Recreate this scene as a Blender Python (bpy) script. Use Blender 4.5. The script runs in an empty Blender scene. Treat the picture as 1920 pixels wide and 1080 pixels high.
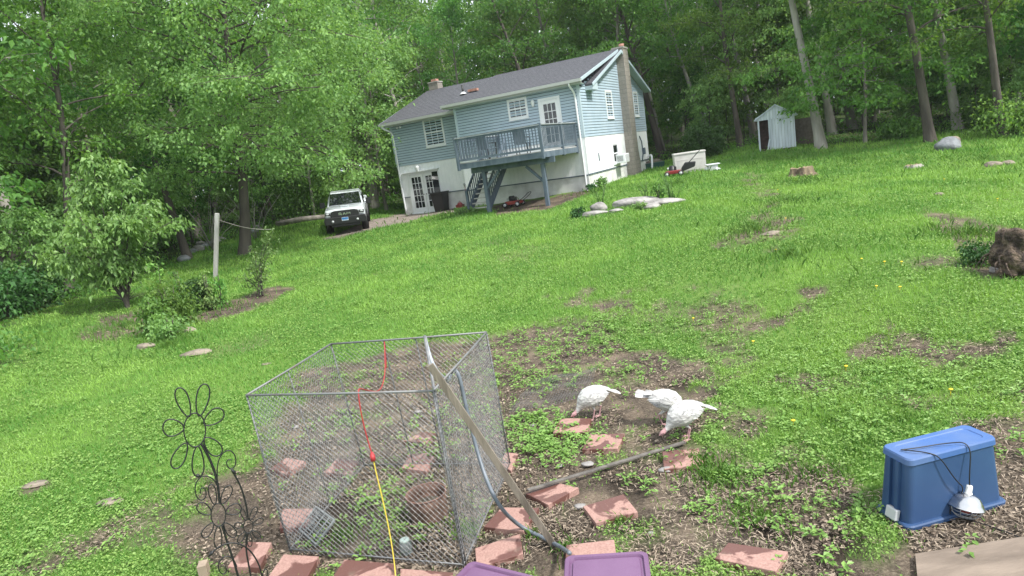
import bpy, math, random
import numpy as np
from mathutils import Vector, Matrix

# ------------------------------------------------------------------ camera, world, sun, exposure
SC = bpy.context.scene
COL = SC.collection
F, PITCH, ROLL, CZ = 1230., math.radians(11.0), math.radians(8.5), 3.0
CROT = (Matrix.Rotation(math.pi/2-PITCH, 3, 'X') @ Matrix.Rotation(-ROLL, 3, 'Z'))
cd = bpy.data.cameras.new('camera'); cam = bpy.data.objects.new('camera', cd); COL.objects.link(cam)
cd.sensor_width = 36.0; cd.lens = 36.0*F/1920.; cd.clip_end = 2000; cd.clip_start = .05
cam.matrix_world = Matrix.Translation((0, 0, CZ)) @ CROT.to_4x4()
SC.camera = cam
SUN_EL, SUN_AZ = math.radians(52), math.radians(128)      # azimuth clockwise from +Y: light comes from the right
W = bpy.data.worlds.new('World'); SC.world = W; W.use_nodes = True
wn, wl = W.node_tree.nodes, W.node_tree.links
wn.clear()
sky = wn.new('ShaderNodeTexSky'); sky.sky_type = 'NISHITA'; sky.sun_disc = False
sky.sun_elevation = SUN_EL; sky.sun_rotation = SUN_AZ; sky.air_density = 1.0; sky.dust_density = 3.0
cl = wn.new('ShaderNodeTexNoise'); cl.inputs['Scale'].default_value = 2.2; cl.inputs['Detail'].default_value = 5
tc = wn.new('ShaderNodeTexCoord'); wl.new(tc.outputs['Generated'], cl.inputs['Vector'])
cr = wn.new('ShaderNodeValToRGB'); cr.color_ramp.elements[0].position = .25; cr.color_ramp.elements[0].color = (.72, .72, .72, 1)
cr.color_ramp.elements[1].position = .6; cr.color_ramp.elements[1].color = (.97, .97, .97, 1)
wl.new(cl.outputs['Fac'], cr.inputs['Fac'])
mx = wn.new('ShaderNodeMixRGB'); mx.inputs['Color2'].default_value = (9.2, 9.9, 10.6, 1)     # bright thin overcast
wl.new(cr.outputs['Color'], mx.inputs['Fac']); wl.new(sky.outputs['Color'], mx.inputs['Color1'])
bg = wn.new('ShaderNodeBackground'); bg.inputs['Strength'].default_value = .1
wo = wn.new('ShaderNodeOutputWorld')
wl.new(mx.outputs['Color'], bg.inputs['Color']); wl.new(bg.outputs[0], wo.inputs['Surface'])
sd = bpy.data.lights.new('sun', 'SUN'); sd.energy = 3.5; sd.angle = math.radians(5.5); sd.color = (1, .965, .9)
so = bpy.data.objects.new('sun', sd); COL.objects.link(so)
sv = Vector((math.sin(SUN_AZ)*math.cos(SUN_EL), math.cos(SUN_AZ)*math.cos(SUN_EL), math.sin(SUN_EL)))
so.rotation_euler = sv.to_track_quat('Z', 'Y').to_euler(); so.location = (20, -10, 40)
SC.view_settings.view_transform = 'Standard'; SC.view_settings.look = 'None'
SC.view_settings.exposure = .8; SC.view_settings.gamma = 1
SC.render.engine = 'CYCLES'
SC.cycles.max_bounces = 6; SC.cycles.diffuse_bounces = 3; SC.cycles.glossy_bounces = 2
SC.cycles.transmission_bounces = 4; SC.cycles.transparent_max_bounces = 6
SC.cycles.caustics_reflective = False; SC.cycles.caustics_refractive = False

# ------------------------------------------------------------------ helpers: pixels to points
def ray(px, py):
    return CROT @ Vector(((px-960)/F, -(py-540)/F, -1.))
def atD(px, py, D):
    d = ray(px, py); return Vector((0, 0, CZ)) + d*(D/math.hypot(d.x, d.y))
def atY(px, py, Y):
    d = ray(px, py); return Vector((0, 0, CZ)) + d*(Y/d.y)
def at_z(px, py, z):
    d = ray(px, py); return Vector((0, 0, CZ)) + d*((z-CZ)/d.z)

# ------------------------------------------------------------------ terrain height
HC = Vector((4.004, 28.722, 0)); UA = Vector((-.88986, .45623, 0)); UB = Vector((.45623, .88986, 0))
def hp(a, b, z=0): return HC + UA*a + UB*b + Vector((0, 0, z))
CTRL = [(-4, 4, 0), (0, 4, 0), (4, 4, 0), (-3, 9, 0), (0, 9.5, 0), (4, 9, .02), (-8, 8, 0), (8, 8, .05), (0, 0, 0), (-8, 0, 0), (8, 0, 0),
        (-3, 6.5, 0), (2, 6.5, 0), (0, -20, 0), (40, -20, 0), (-40, -20, 0), (-60, 60, .8), (60, 60, 1.5), (0, 110, 5), (-70, 110, 4), (70, 110, 4), (-60, 20, -.4), (60, 20, .3)]
for q in [(0, 600, 23), (240, 575, 21.5), (400, 520, 25.8), (460, 475, 30), (650, 440, 29.3), (380, 460, 36), (480, 437, 37), (560, 420, 36),
          (1250, 380, 22), (1455, 278, 37), (1500, 332, 26), (1778, 283, 31), (1875, 255, 34), (1540, 277, 36), (1745, 262, 35), (1890, 500, 11)]:
    p = atD(*q); CTRL.append(tuple(p))
for a, b, z in [(0, 0, 1.2), (5, 0, 1.08), (10.6, 1.2, .98), (0, 10.7, 1.32), (10.6, 10.7, 1.25), (2, -3.6, .98), (10, -1.5, .93), (-3, 5, 1.27)]:
    CTRL.append(tuple(hp(a, b, z)))
CA = np.array(CTRL, float)
def _U(r2): return np.where(r2 > 1e-9, r2*np.log(np.maximum(r2, 1e-9)), 0)
n = len(CA); K = _U(((CA[:, None, :2]-CA[None, :, :2])**2).sum(-1)) + np.eye(n)*2.0
Pm = np.c_[np.ones(n), CA[:, :2]]
A_ = np.block([[K, Pm], [Pm.T, np.zeros((3, 3))]])
TW = np.linalg.solve(A_, np.r_[CA[:, 2], 0, 0, 0])
def tz(x, y):
    x = np.asarray(x, float); y = np.asarray(y, float); sh = x.shape; x = x.ravel(); y = y.ravel()
    xc = np.clip(x, -75, 75); yc = np.clip(y, -25, 115)
    o = TW[n] + TW[n+1]*xc + TW[n+2]*yc
    for i in range(n): o = o + TW[i]*_U((xc-CA[i, 0])**2 + (yc-CA[i, 1])**2)
    return o.reshape(sh)

def _hash(ix, iy, s):
    h = (ix.astype(np.int64)*374761393 + iy.astype(np.int64)*668265263 + s*1442695041) & 0x7fffffff
    h = ((h ^ (h >> 13))*1274126177) & 0x7fffffff
    return ((h ^ (h >> 16)) & 0xffff)/65535.
def vnoise(x, y, s=0):
    ix = np.floor(x); iy = np.floor(y); fx = x-ix; fy = y-iy; fx = fx*fx*(3-2*fx); fy = fy*fy*(3-2*fy)
    a = _hash(ix, iy, s); b = _hash(ix+1, iy, s); c = _hash(ix, iy+1, s); d = _hash(ix+1, iy+1, s)
    return (a*(1-fx)+b*fx)*(1-fy) + (c*(1-fx)+d*fx)*fy
def fbm(x, y, s=0, o=4):
    r = 0; a = .5
    for i in range(o): r = r + a*vnoise(x*2**i, y*2**i, s+i*17); a *= .5
    return r/(1-.5**o)
def ground(x, y):
    x = np.asarray(x, float); y = np.asarray(y, float)
    r = np.hypot(x, y)
    return tz(x, y) + (fbm(x*1.3, y*1.3, 5)-.5)*.05*np.clip(r/10, .6, 2.5) + (fbm(x*.3, y*.3, 9)-.5)*.3*np.clip((r-11)/14, 0, 1)*np.clip((np.hypot(x-1,y-31)-9)/6, 0, 1)
def gz(x, y): return float(ground(np.array([x]), np.array([y]))[0])
def G(px, py):
    """point of the ground seen at this pixel of the 1920 x 1080 photograph"""
    d = ray(px, py); d = d/math.hypot(d.x, d.y)
    t = np.arange(2.5, 120, .05); xs = d.x*t; ys = d.y*t; zs = CZ + d.z*t
    g = ground(xs, ys); k = np.argmax(zs < g)
    if not (zs < g).any(): k = len(t)-1
    return Vector((xs[k], ys[k], g[k]))
def onground(x, y, dz=0): return Vector((x, y, gz(x, y)+dz))

# ------------------------------------------------------------------ mesh helpers
def mesh_np(name, V, faces, mats=None, smooth=False, fmat=None):
    """V Nx3; faces: list of integer arrays (each MxK)"""
    me = bpy.data.meshes.new(name)
    V = np.asarray(V, np.float32)
    me.vertices.add(len(V)); me.vertices.foreach_set('co', V.ravel())
    tot = sum(f.shape[0] for f in faces); lt = np.concatenate([np.full(f.shape[0], f.shape[1]) for f in faces])
    ls = np.r_[0, np.cumsum(lt)[:-1]]
    vi = np.concatenate([f.ravel() for f in faces]).astype(np.int32)
    me.loops.add(len(vi)); me.loops.foreach_set('vertex_index', vi)
    me.polygons.add(tot); me.polygons.foreach_set('loop_start', ls.astype(np.int32)); me.polygons.foreach_set('loop_total', lt.astype(np.int32))
    if fmat is not None: me.polygons.foreach_set('material_index', np.asarray(fmat, np.int32))
    me.polygons.foreach_set('use_smooth', np.full(tot, smooth))
    for m in (mats or []): me.materials.append(m)
    me.update(calc_edges=True); me.validate()
    return me
def fattr(me, name, vals):
    a = me.attributes.new(name, 'FLOAT', 'POINT'); a.data.foreach_set('value', np.asarray(vals, np.float32))
def link(o, parent=None):
    COL.objects.link(o)
    if parent is not None: o.parent = parent
    return o
def tag(o, label=None, cat=None, group=None, kind=None):
    if label: o['label'] = label
    if cat: o['category'] = cat
    if group: o['group'] = group
    if kind: o['kind'] = kind
    return o
def empty(name, loc=(0, 0, 0), rz=0, label=None, cat=None, group=None):
    o = bpy.data.objects.new(name, None); o.empty_display_size = .2; o.location = loc; o.rotation_euler = (0, 0, rz)
    link(o); return tag(o, label, cat, group)
def copy_tree(o, parent=None):
    c = o.copy(); COL.objects.link(c)
    if parent is not None: c.parent = parent
    for ch in list(o.children): copy_tree(ch, c)
    return c

class MB:
    """collects shapes, then links them as one mesh object"""
    def __init__(s): s.v = []; s.f = []; s.sm = []
    def add(s, V, Fs, smooth=False):
        b = len(s.v); s.v += [tuple(p) for p in V]
        for f in Fs: s.f.append(tuple(b+i for i in f)); s.sm.append(smooth)
        return s
    def box(s, x0, x1, y0, y1, z0, z1, M=None):
        V = [Vector((x, y, z)) for z in (z0, z1) for y in (y0, y1) for x in (x0, x1)]
        if M is not None: V = [M @ p for p in V]
        return s.add(V, [(0, 2, 3, 1), (4, 5, 7, 6), (0, 1, 5, 4), (2, 6, 7, 3), (0, 4, 6, 2), (1, 3, 7, 5)])
    def bar(s, p, q, w, h, up=(0, 0, 1), w2=None, h2=None):
        p = Vector(p); q = Vector(q); d = (q-p).normalized(); u = Vector(up)
        sd_ = d.cross(u)
        if sd_.length < 1e-4: sd_ = d.cross(Vector((1, 0, 0)))
        sd_.normalize(); u = sd_.cross(d).normalized(); V = []
        for c, ww, hh in ((p, w, h), (q, w2 or w, h2 or h)):
            for a, b in ((-1, -1), (1, -1), (1, 1), (-1, 1)): V.append(c + sd_*(a*ww/2) + u*(b*hh/2))
        return s.add(V, [(0, 3, 2, 1), (4, 5, 6, 7), (0, 1, 5, 4), (1, 2, 6, 5), (2, 3, 7, 6), (3, 0, 4, 7)])
    def tube(s, pts, r, n=8, cap=True, smooth=True):
        pts = [Vector(p) for p in pts]; m = len(pts); rs = list(r) if isinstance(r, (list, tuple)) else [r]*m
        if len(rs) != m: rs = [float(np.interp(i/(m-1), np.linspace(0, 1, len(rs)), rs)) for i in range(m)]
        V = []; u = None
        for i, p in enumerate(pts):
            t = (pts[min(i+1, m-1)] - pts[max(i-1, 0)])
            t = t.normalized() if t.length > 1e-9 else Vector((0, 0, 1))
            if u is None: u = t.orthogonal().normalized()
            u = (u - t*u.dot(t)); u = u.normalized() if u.length > 1e-6 else t.orthogonal().normalized()
            w = t.cross(u)
            for k in range(n):
                a = 2*math.pi*k/n; V.append(p + (u*math.cos(a) + w*math.sin(a))*rs[i])
        Fs = [(i*n+k, i*n+(k+1) % n, (i+1)*n+(k+1) % n, (i+1)*n+k) for i in range(m-1) for k in range(n)]
        if cap: Fs += [tuple(range(n))[::-1], tuple((m-1)*n+k for k in range(n))]
        return s.add(V, Fs, smooth)
    def lathe(s, prof, n=24, M=None, smooth=True):
        V = []
        for r, z in prof:
            for k in range(n):
                a = 2*math.pi*k/n; p = Vector((r*math.cos(a), r*math.sin(a), z)); V.append(M @ p if M is not None else p)
        m = len(prof)
        Fs = [(i*n+k, i*n+(k+1) % n, (i+1)*n+(k+1) % n, (i+1)*n+k) for i in range(m-1) for k in range(n)]
        return s.add(V, Fs, smooth)
    def prism(s, poly, d0, d1, axis='y', M=None):
        """poly: 2-D outline; extruded along axis from d0 to d1"""
        def P(a, b, d): return {'y': Vector((a, d, b)), 'x': Vector((d, a, b)), 'z': Vector((a, b, d))}[axis]
        m = len(poly); V = [P(a, b, d0) for a, b in poly] + [P(a, b, d1) for a, b in poly]
        if M is not None: V = [M @ p for p in V]
        Fs = [tuple(range(m))[::-1], tuple(range(m, 2*m))] + [(i, (i+1) % m, m+(i+1) % m, m+i) for i in range(m)]
        return s.add(V, Fs)
    def blob(s, c, r, n=14, m=9, M=None, noise=0, seed=0):
        rnd = random.Random(seed); V = []
        ph = [rnd.uniform(0, 6.28) for _ in range(6)]
        for i in range(m+1):
            th = math.pi*i/m
            for k in range(n):
                a = 2*math.pi*k/n; d = Vector((math.sin(th)*math.cos(a), math.sin(th)*math.sin(a), math.cos(th)))
                q = 1 + noise*(math.sin(3*d.x+ph[0])*.5+math.sin(4.3*d.y+ph[1])*.4+math.sin(5*d.z+ph[2]+2*d.x)*.35+math.sin(8.*d.x+7*d.y+ph[3])*.22+math.sin(13*d.y-11*d.z+ph[4])*.13)
                p = Vector((c[0]+d.x*r[0]*q, c[1]+d.y*r[1]*q, c[2]+d.z*r[2]*q)); V.append(M @ p if M is not None else p)
        Fs = [(i*n+k, (i+1)*n+k, (i+1)*n+(k+1) % n, i*n+(k+1) % n) for i in range(m) for k in range(n)]
        return s.add(V, Fs, True)
    def build(s, name, mat, parent=None, loc=(0, 0, 0), rz=0, bevel=0, seg=2, sub=0, autosm=False):
        me = bpy.data.meshes.new(name); me.from_pydata([tuple(v) for v in s.v], [], s.f)
        me.polygons.foreach_set('use_smooth', s.sm); me.materials.append(mat)
        me.validate(); me.update()
        o = bpy.data.objects.new(name, me); o.location = loc; o.rotation_euler = (0, 0, rz); link(o, parent)
        if bevel:
            b = o.modifiers.new('bevel', 'BEVEL'); b.width = bevel; b.segments = seg; b.limit_method = 'ANGLE'; b.angle_limit = math.radians(40)
        if sub:
            b = o.modifiers.new('sub', 'SUBSURF'); b.levels = sub; b.render_levels = sub
        return o
def chaikin(pts, it=2):
    pts = [Vector(p) for p in pts]
    for _ in range(it):
        o = [pts[0]]
        for a, b in zip(pts[:-1], pts[1:]): o += [a*.75+b*.25, a*.25+b*.75]
        o.append(pts[-1]); pts = o
    return pts

# ------------------------------------------------------------------ materials
def mat(name, col, rough=.7, col2=None, scale=8., detail=5, bump=0, bscale=None, metal=0, spec=.5, ramp=(.35, .65), coat=0, dist=.02, coord='Object', stretch=None):
    m = bpy.data.materials.new(name); m.use_nodes = True; N, L = m.node_tree.nodes, m.node_tree.links
    b = N['Principled BSDF']; b.inputs['Roughness'].default_value = rough; b.inputs['Metallic'].default_value = metal
    b.inputs['Specular IOR Level'].default_value = spec; b.inputs['Coat Weight'].default_value = coat
    b.inputs['Base Color'].default_value = (*col, 1)
    t = N.new('ShaderNodeTexCoord'); vec = t.outputs[coord]
    if stretch:
        mp = N.new('ShaderNodeMapping'); mp.inputs['Scale'].default_value = stretch; L.new(vec, mp.inputs['Vector']); vec = mp.outputs[0]
    if col2:
        nz = N.new('ShaderNodeTexNoise'); nz.inputs['Scale'].default_value = scale; nz.inputs['Detail'].default_value = detail
        r = N.new('ShaderNodeValToRGB'); r.color_ramp.elements[0].position = ramp[0]; r.color_ramp.elements[1].position = ramp[1]
        r.color_ramp.elements[0].color = (*col, 1); r.color_ramp.elements[1].color = (*col2, 1)
        L.new(vec, nz.inputs['Vector']); L.new(nz.outputs['Fac'], r.inputs['Fac']); L.new(r.outputs[0], b.inputs['Base Color'])
    if bump:
        nb = N.new('ShaderNodeTexNoise'); nb.inputs['Scale'].default_value = bscale or scale*3; nb.inputs['Detail'].default_value = 6
        bp = N.new('ShaderNodeBump'); bp.inputs['Strength'].default_value = bump; bp.inputs['Distance'].default_value = dist
        L.new(vec, nb.inputs['Vector']); L.new(nb.outputs['Fac'], bp.inputs['Height']); L.new(bp.outputs[0], b.inputs['Normal'])
    return m
def leafmat(name, c1, c2, trans=.35, rough=.55, spec=.35, vary=True):
    """leaf surface: colour varies from leaf to leaf (attribute 'tint') and from plant to plant"""
    m = bpy.data.materials.new(name); m.use_nodes = True; N, L = m.node_tree.nodes, m.node_tree.links
    b = N['Principled BSDF']; out = N['Material Output']; b.inputs['Roughness'].default_value = rough; b.inputs['Specular IOR Level'].default_value = spec
    at = N.new('ShaderNodeAttribute'); at.attribute_name = 'tint'
    oi = N.new('ShaderNodeObjectInfo')
    mxr = N.new('ShaderNodeMixRGB'); mxr.inputs['Color1'].default_value = (*c1, 1); mxr.inputs['Color2'].default_value = (*c2, 1)
    L.new(at.outputs['Fac'], mxr.inputs['Fac'])
    hs = N.new('ShaderNodeHueSaturation')
    mr = N.new('ShaderNodeMapRange'); mr.inputs['To Min'].default_value = .478; mr.inputs['To Max'].default_value = .522
    L.new(oi.outputs['Random'], mr.inputs['Value']); L.new(mr.outputs[0], hs.inputs['Hue'])
    mv = N.new('ShaderNodeMapRange'); mv.inputs['To Min'].default_value = .75; mv.inputs['To Max'].default_value = 1.25
    mu = N.new('ShaderNodeMath'); mu.operation = 'MULTIPLY'; mu.inputs[1].default_value = 7.31; fr = N.new('ShaderNodeMath'); fr.operation = 'FRACT'
    L.new(oi.outputs['Random'], mu.inputs[0]); L.new(mu.outputs[0], fr.inputs[0]); L.new(fr.outputs[0], mv.inputs['Value']); L.new(mv.outputs[0], hs.inputs['Value'])
    if not vary:
        hs.inputs['Hue'].default_value = .5
        for l_ in list(hs.inputs['Value'].links)+list(hs.inputs['Hue'].links): L.remove(l_)
        hs.inputs['Value'].default_value = 1
    L.new(mxr.outputs[0], hs.inputs['Color']); L.new(hs.outputs[0], b.inputs['Base Color'])
    tr = N.new('ShaderNodeBsdfTranslucent'); ms = N.new('ShaderNodeMixShader'); ms.inputs['Fac'].default_value = trans
    g = N.new('ShaderNodeMixRGB'); g.blend_type = 'MULTIPLY'; g.inputs['Fac'].default_value = 1; g.inputs['Color2'].default_value = (1.5, 1.45, .7, 1)
    L.new(hs.outputs[0], g.inputs['Color1']); L.new(g.outputs[0], tr.inputs['Color'])
    L.new(b.outputs[0], ms.inputs[1]); L.new(tr.outputs[0], ms.inputs[2]); L.new(ms.outputs[0], out.inputs['Surface'])
    return m

M_BARK = mat('bark', (.13, .115, .10), .9, (.27, .245, .22), 3., 8, .8, 14, dist=.04, stretch=(1, 1, .25), coord='Object')
M_BARKP = mat('pale_bark', (.22, .205, .185), .9, (.38, .355, .32), 3., 8, .7, 14, dist=.04, stretch=(1, 1, .25))
M_BARKD = mat('dark_bark', (.055, .045, .04), .9, (.11, .095, .08), 3., 8, .8, 14, dist=.04, stretch=(1, 1, .25))
M_LEAF = leafmat('maple_leaves', (.13, .255, .085), (.29, .47, .155), .42, .6, .3, vary=False)
M_LEAF2 = leafmat('forest_leaves', (.06, .15, .034), (.17, .33, .075), .46)
M_LEAF3 = leafmat('shrub_leaves', (.075, .18, .035), (.2, .36, .075), .34)
M_LEAFD = leafmat('dark_shrub_leaves', (.028, .085, .022), (.06, .16, .035), .2)
M_LEAFP = leafmat('pale_shrub_leaves', (.11, .20, .06), (.27, .38, .14), .3)
M_GRASS = leafmat('grass_blades', (.09, .20, .036), (.24, .375, .082), .25, .6, .25)
M_WEED = leafmat('weed_leaves', (.085, .195, .04), (.21, .36, .09), .24, .5, .35)

# ------------------------------------------------------------------ leaves
def leaves_mesh(C, D, Nn, Ln, Wd, droop=.25, fold=.0):
    """diamond leaves: centres C, directions D, normals Nn (arrays)"""
    D = D/np.linalg.norm(D, axis=1)[:, None]
    S = np.cross(D, Nn); S /= np.linalg.norm(S, axis=1)[:, None]+1e-9
    Nn = np.cross(S, D)
    Ln = Ln[:, None]; Wd = Wd[:, None]
    p0 = C - D*Ln*.5
    p1 = C - D*Ln*.05 + S*Wd*.5 + Nn*Ln*.06
    p2 = C + D*Ln*.5 - np.array([0, 0, 1])*Ln*droop
    p3 = C - D*Ln*.05 - S*Wd*.5 + Nn*Ln*.06
    V = np.stack([p0, p1, p2, p3], 1).reshape(-1, 3)
    k = np.arange(len(C))*4
    Fq = np.stack([k, k+1, k+2, k+3], 1)
    return V, Fq
def rvec(rng, n):
    v = rng.normal(size=(n, 3)); return v/np.linalg.norm(v, axis=1)[:, None]
def clump_leaves(rng, cents, rad, per, L0, flat=.4, up=1.2, outward=None, droop=.25):
    """leaves in clumps round the centres"""
    n = len(cents)*per
    idx = np.repeat(np.arange(len(cents)), per)
    off = rng.normal(size=(n, 3))*.5
    rr = rad[idx][:, None] if np.ndim(rad) else rad
    off[:, 2] *= flat
    # every clump leans its own way, so sprays do not line up
    tl = rng.normal(size=(len(cents), 2))*.3
    off[:, 2] += off[:, 0]*tl[idx, 0] + off[:, 1]*tl[idx, 1] - .35*(off[:, 0]**2+off[:, 1]**2)
    C = cents[idx] + off*rr
    Nn = rvec(rng, n) + np.array([0, 0, up]); Nn /= np.linalg.norm(Nn, axis=1)[:, None]
    D = rvec(rng, n)*.8 + off*np.array([1, 1, .3]); D[:, 2] -= .25
    Ln = L0*rng.uniform(.65, 1.3, n); Wd = Ln*rng.uniform(.5, .8, n)
    V, Fq = leaves_mesh(C, D, Nn, Ln, Wd, droop)
    tint = np.clip(rng.normal(.42, .22, n) + rng.normal(0, .14, len(cents))[idx], 0, 1)
    return V, Fq, np.repeat(tint, 4)

def tree_shapes(seed, H, r0, cb, R, nl, per, L0, lean=.03, subn=5, crad=.62, forks=0, updir=.55, prof=None, flat=.4, lowdroop=0, up=.55, shell=0):
    """returns (wood MB, V, F, tint)"""
    rnd = random.Random(seed); rng = np.random.default_rng(seed)
    mb = MB(); cents = []
    K = 9; ph = rnd.uniform(0, 6.28)
    def trunk_pt(t):
        return Vector((math.sin(t*3.1+ph)*lean*H*t + .02*H*math.sin(5*t+ph)*t, math.cos(t*2.3+ph)*lean*H*t*.8, H*t))
    pts = [trunk_pt(i/(K-1)) for i in range(K)]; rs = [r0*(1-.85*(i/(K-1))**.8) for i in range(K)]
    pts.insert(0, Vector((0, 0, -.35))); rs.insert(0, r0*1.75); rs[1] = r0*1.3
    pts.insert(2, trunk_pt(.04)); rs.insert(2, r0*1.02)
    mb.tube(pts, rs, 9)
    az = rnd.uniform(0, 6.28)
    for i in range(nl):
        t = (i+.5)/nl; h = cb + (H*.97-cb)*t**1.05; az += 2.4 + rnd.uniform(-.5, .5)
        p0 = trunk_pt(h/H)
        pr = prof(t) if prof else (math.sin(math.pi*min(1, .22+t*.8))**.7)
        ln = R*pr*rnd.uniform(.7, 1.15); el = updir + t*.5 + rnd.uniform(-.2, .2) - lowdroop*(1-t)
        br = max(.012, r0*.29*(1-.6*t)*min(1, ln/R+.2))
        pth = [p0]; d = Vector((math.cos(az)*math.cos(el), math.sin(az)*math.cos(el), math.sin(el)))
        S = 6
        for k in range(S):
            d = (d + Vector((rnd.uniform(-.22, .22), rnd.uniform(-.22, .22), rnd.uniform(-.12, .10)-.09))).normalized()
            pth.append(pth[-1] + d*(ln/S))
        mb.tube(pth, [br*(1-.88*k/S) for k in range(S+1)], 5, cap=False)
        cents.append(pth[-1])
        for k in range(subn):
            u = .25 + .72*(k+rnd.random()*.7)/subn; j = min(S-1, int(u*S)); q0 = pth[j].lerp(pth[j+1], u*S-j)
            dd = (pth[j+1]-pth[j]).normalized(); sdv = dd.cross(Vector((0, 0, 1))); sdv = sdv.normalized() if sdv.length > .01 else Vector((1, 0, 0))
            sg = 1 if k % 2 else -1
            d2 = (dd*.55 + sdv*sg*rnd.uniform(.5, 1) + Vector((0, 0, rnd.uniform(-.15, .45)))).normalized(); l2 = ln*rnd.uniform(.22, .42)*(1.15-u*.5) + .25
            q1 = q0 + d2*l2*.5; q2 = q0 + d2*l2 + Vector((rnd.uniform(-.1, .1), rnd.uniform(-.1, .1), -.05*l2))
            mb.tube([q0, q1, q2], [br*.38, br*.25, br*.08], 4, cap=False)
            cents += [q2, q0.lerp(q2, .62) + Vector((rnd.uniform(-.2, .2), rnd.uniform(-.2, .2), rnd.uniform(-.1, .15)))]
            if rnd.random() < .5: cents.append(q2 + Vector((rnd.uniform(-.6, .6), rnd.uniform(-.6, .6), rnd.uniform(-.25, .2)))*crad)
    cents = np.array([tuple(c) for c in cents]); rad = crad*rng.uniform(.6, 1.25, len(cents))
    if shell:      # clumps at the outside of the crown
        u = rng.normal(size=(shell, 3)); u /= np.linalg.norm(u, axis=1)[:, None]; hh = (H-cb)/2; q = 1-.32*rng.random(shell)**1.3
        wz = np.where(u[:, 2] > 0, 1, .86)
        sc_ = np.stack([u[:, 0]*R*.84*q, u[:, 1]*R*.84*q, cb+hh+u[:, 2]*hh*q*wz], 1); sc_ = sc_ + rng.normal(0, .25, sc_.shape)
        cents = np.vstack([cents, sc_]); rad = np.r_[rad, crad*rng.uniform(.6, 1.3, shell)]
    V, Fq, tint = clump_leaves(rng, cents, rad, per, L0, flat=flat, up=up)
    return mb, V, Fq, tint
def leaf_object(name, V, Fq, tint, m, parent=None):
    me = mesh_np(name, V, [Fq], [m]); fattr(me, 'tint', tint)
    o = bpy.data.objects.new(name, me); link(o, parent); return o
def make_tree(name, loc, shapes, bark, leaf, label, cat='tree', group=None):
    t = empty(name, loc, 0, label, cat, group)
    mb, V, Fq, tint = shapes
    mb.build('trunk', bark, t); leaf_object('crown', V, Fq, tint, leaf, t)
    return t

# ------------------------------------------------------------------ ground zones (world polygons)
def poly_px(pts):
    return np.array([tuple(G(*p))[:2] for p in pts])
def sdist(poly, x, y):
    """signed distance to a polygon, positive inside"""
    d = np.full(x.shape, 1e9); ins = np.zeros(x.shape, bool); m = len(poly)
    for i in range(m):
        ax, ay = poly[i]; bx, by = poly[(i+1) % m]; ex, ey = bx-ax, by-ay
        t = np.clip(((x-ax)*ex+(y-ay)*ey)/(ex*ex+ey*ey+1e-12), 0, 1)
        d = np.minimum(d, np.hypot(x-ax-ex*t, y-ay-ey*t))
        c = ((ay > y) != (by > y)) & (x < (bx-ax)*(y-ay)/((by-ay) if abs(by-ay) > 1e-12 else 1e-12)+ax); ins ^= c
    return np.where(ins, d, -d)
def sstep(a, b, x):
    t = np.clip((x-a)/(b-a), 0, 1); return t*t*(3-2*t)
DIRT = [  # polygon, edge noise in metres, strength
    (poly_px([(330, 1100), (335, 1000), (400, 905), (470, 858), (560, 700), (700, 660), (930, 628), (1060, 612), (1190, 640), (1300, 668), (1385, 730), (1400, 790), (1330, 830), (1400, 870), (1560, 880), (1640, 960), (1900, 1100)]), .55, .97),
    (poly_px([(1690, 900), (1850, 800), (1960, 770), (1990, 1090), (1600, 1090), (1640, 960)]), .35, 1.),
    (poly_px([(1060, 612), (1090, 560), (1300, 545), (1480, 560), (1420, 640), (1480, 700), (1385, 730), (1300, 668)]), 1.1, .5),
    (poly_px([(350, 598), (420, 565), (520, 535), (560, 540), (500, 572), (380, 608)]), .35, 1.),
    (poly_px([(150, 632), (210, 590), (285, 570), (330, 590), (280, 620), (200, 645)]), .5, .8),
    (poly_px([(1395, 325), (1425, 325), (1490, 430), (1440, 470), (1370, 460), (1420, 400)]), .8, .5),
    (poly_px([(35, 925), (70, 902), (98, 900), (90, 912), (55, 930)]), .06, 1.),
    (poly_px([(180, 950), (192, 938), (232, 936), (222, 950), (195, 956)]), .06, 1.),
    (poly_px([(160, 1022), (200, 1008), (215, 1018), (180, 1032)]), .08, .8),
    (poly_px([(1705, 488), (1820, 478), (1830, 488), (1720, 500)]), .5, .6),
    (poly_px([(1730, 390), (1790, 470), (1850, 520), (1960, 530), (1980, 440), (1860, 420)]), .25, .85),
    (poly_px([(1500, 700), (1620, 660), (1780, 640), (1900, 690), (1800, 760), (1560, 760)]), 1.2, .27),
    (poly_px([(40, 1060), (140, 990), (300, 960), (330, 1000), (200, 1080)]), .9, .42),
    (poly_px([(920, 385), (1025, 372), (1100, 355), (1110, 362), (1030, 392), (930, 404)]), .2, 1.),
]
DRIVE = poly_px([(600, 452), (640, 436), (700, 412), (770, 398), (850, 390), (860, 398), (790, 408), (760, 420), (700, 430), (640, 446)])
EDGE = [(-30, 690, 17), (0, 603, 23), (60, 575, 23.5), (130, 562, 24.5), (250, 512, 29), (340, 480, 33), (400, 455, 36), (480, 434, 38), (560, 418, 39), (690, 392, 41), (745, 372, 45)]
edge_w = [tuple(atD(*e))[:2] for e in EDGE] + [tuple(hp(12.5, 4))[:2], tuple(hp(11, 15))[:2], tuple(hp(0, 16))[:2], tuple(hp(-4, 12.5))[:2]]
edge_w += [tuple(atD(*e))[:2] for e in [(1250, 296, 44), (1330, 288, 42.), (1400, 276, 40.5), (1540, 270, 37.5), (1690, 262, 37), (1800, 254, 38), (1930, 250, 35.5), (2060, 250, 34)]]
FOREST = np.array([(-60, 8)] + edge_w + [(60, 22), (120, 20), (120, 200), (-120, 200), (-120, 8)])
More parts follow.
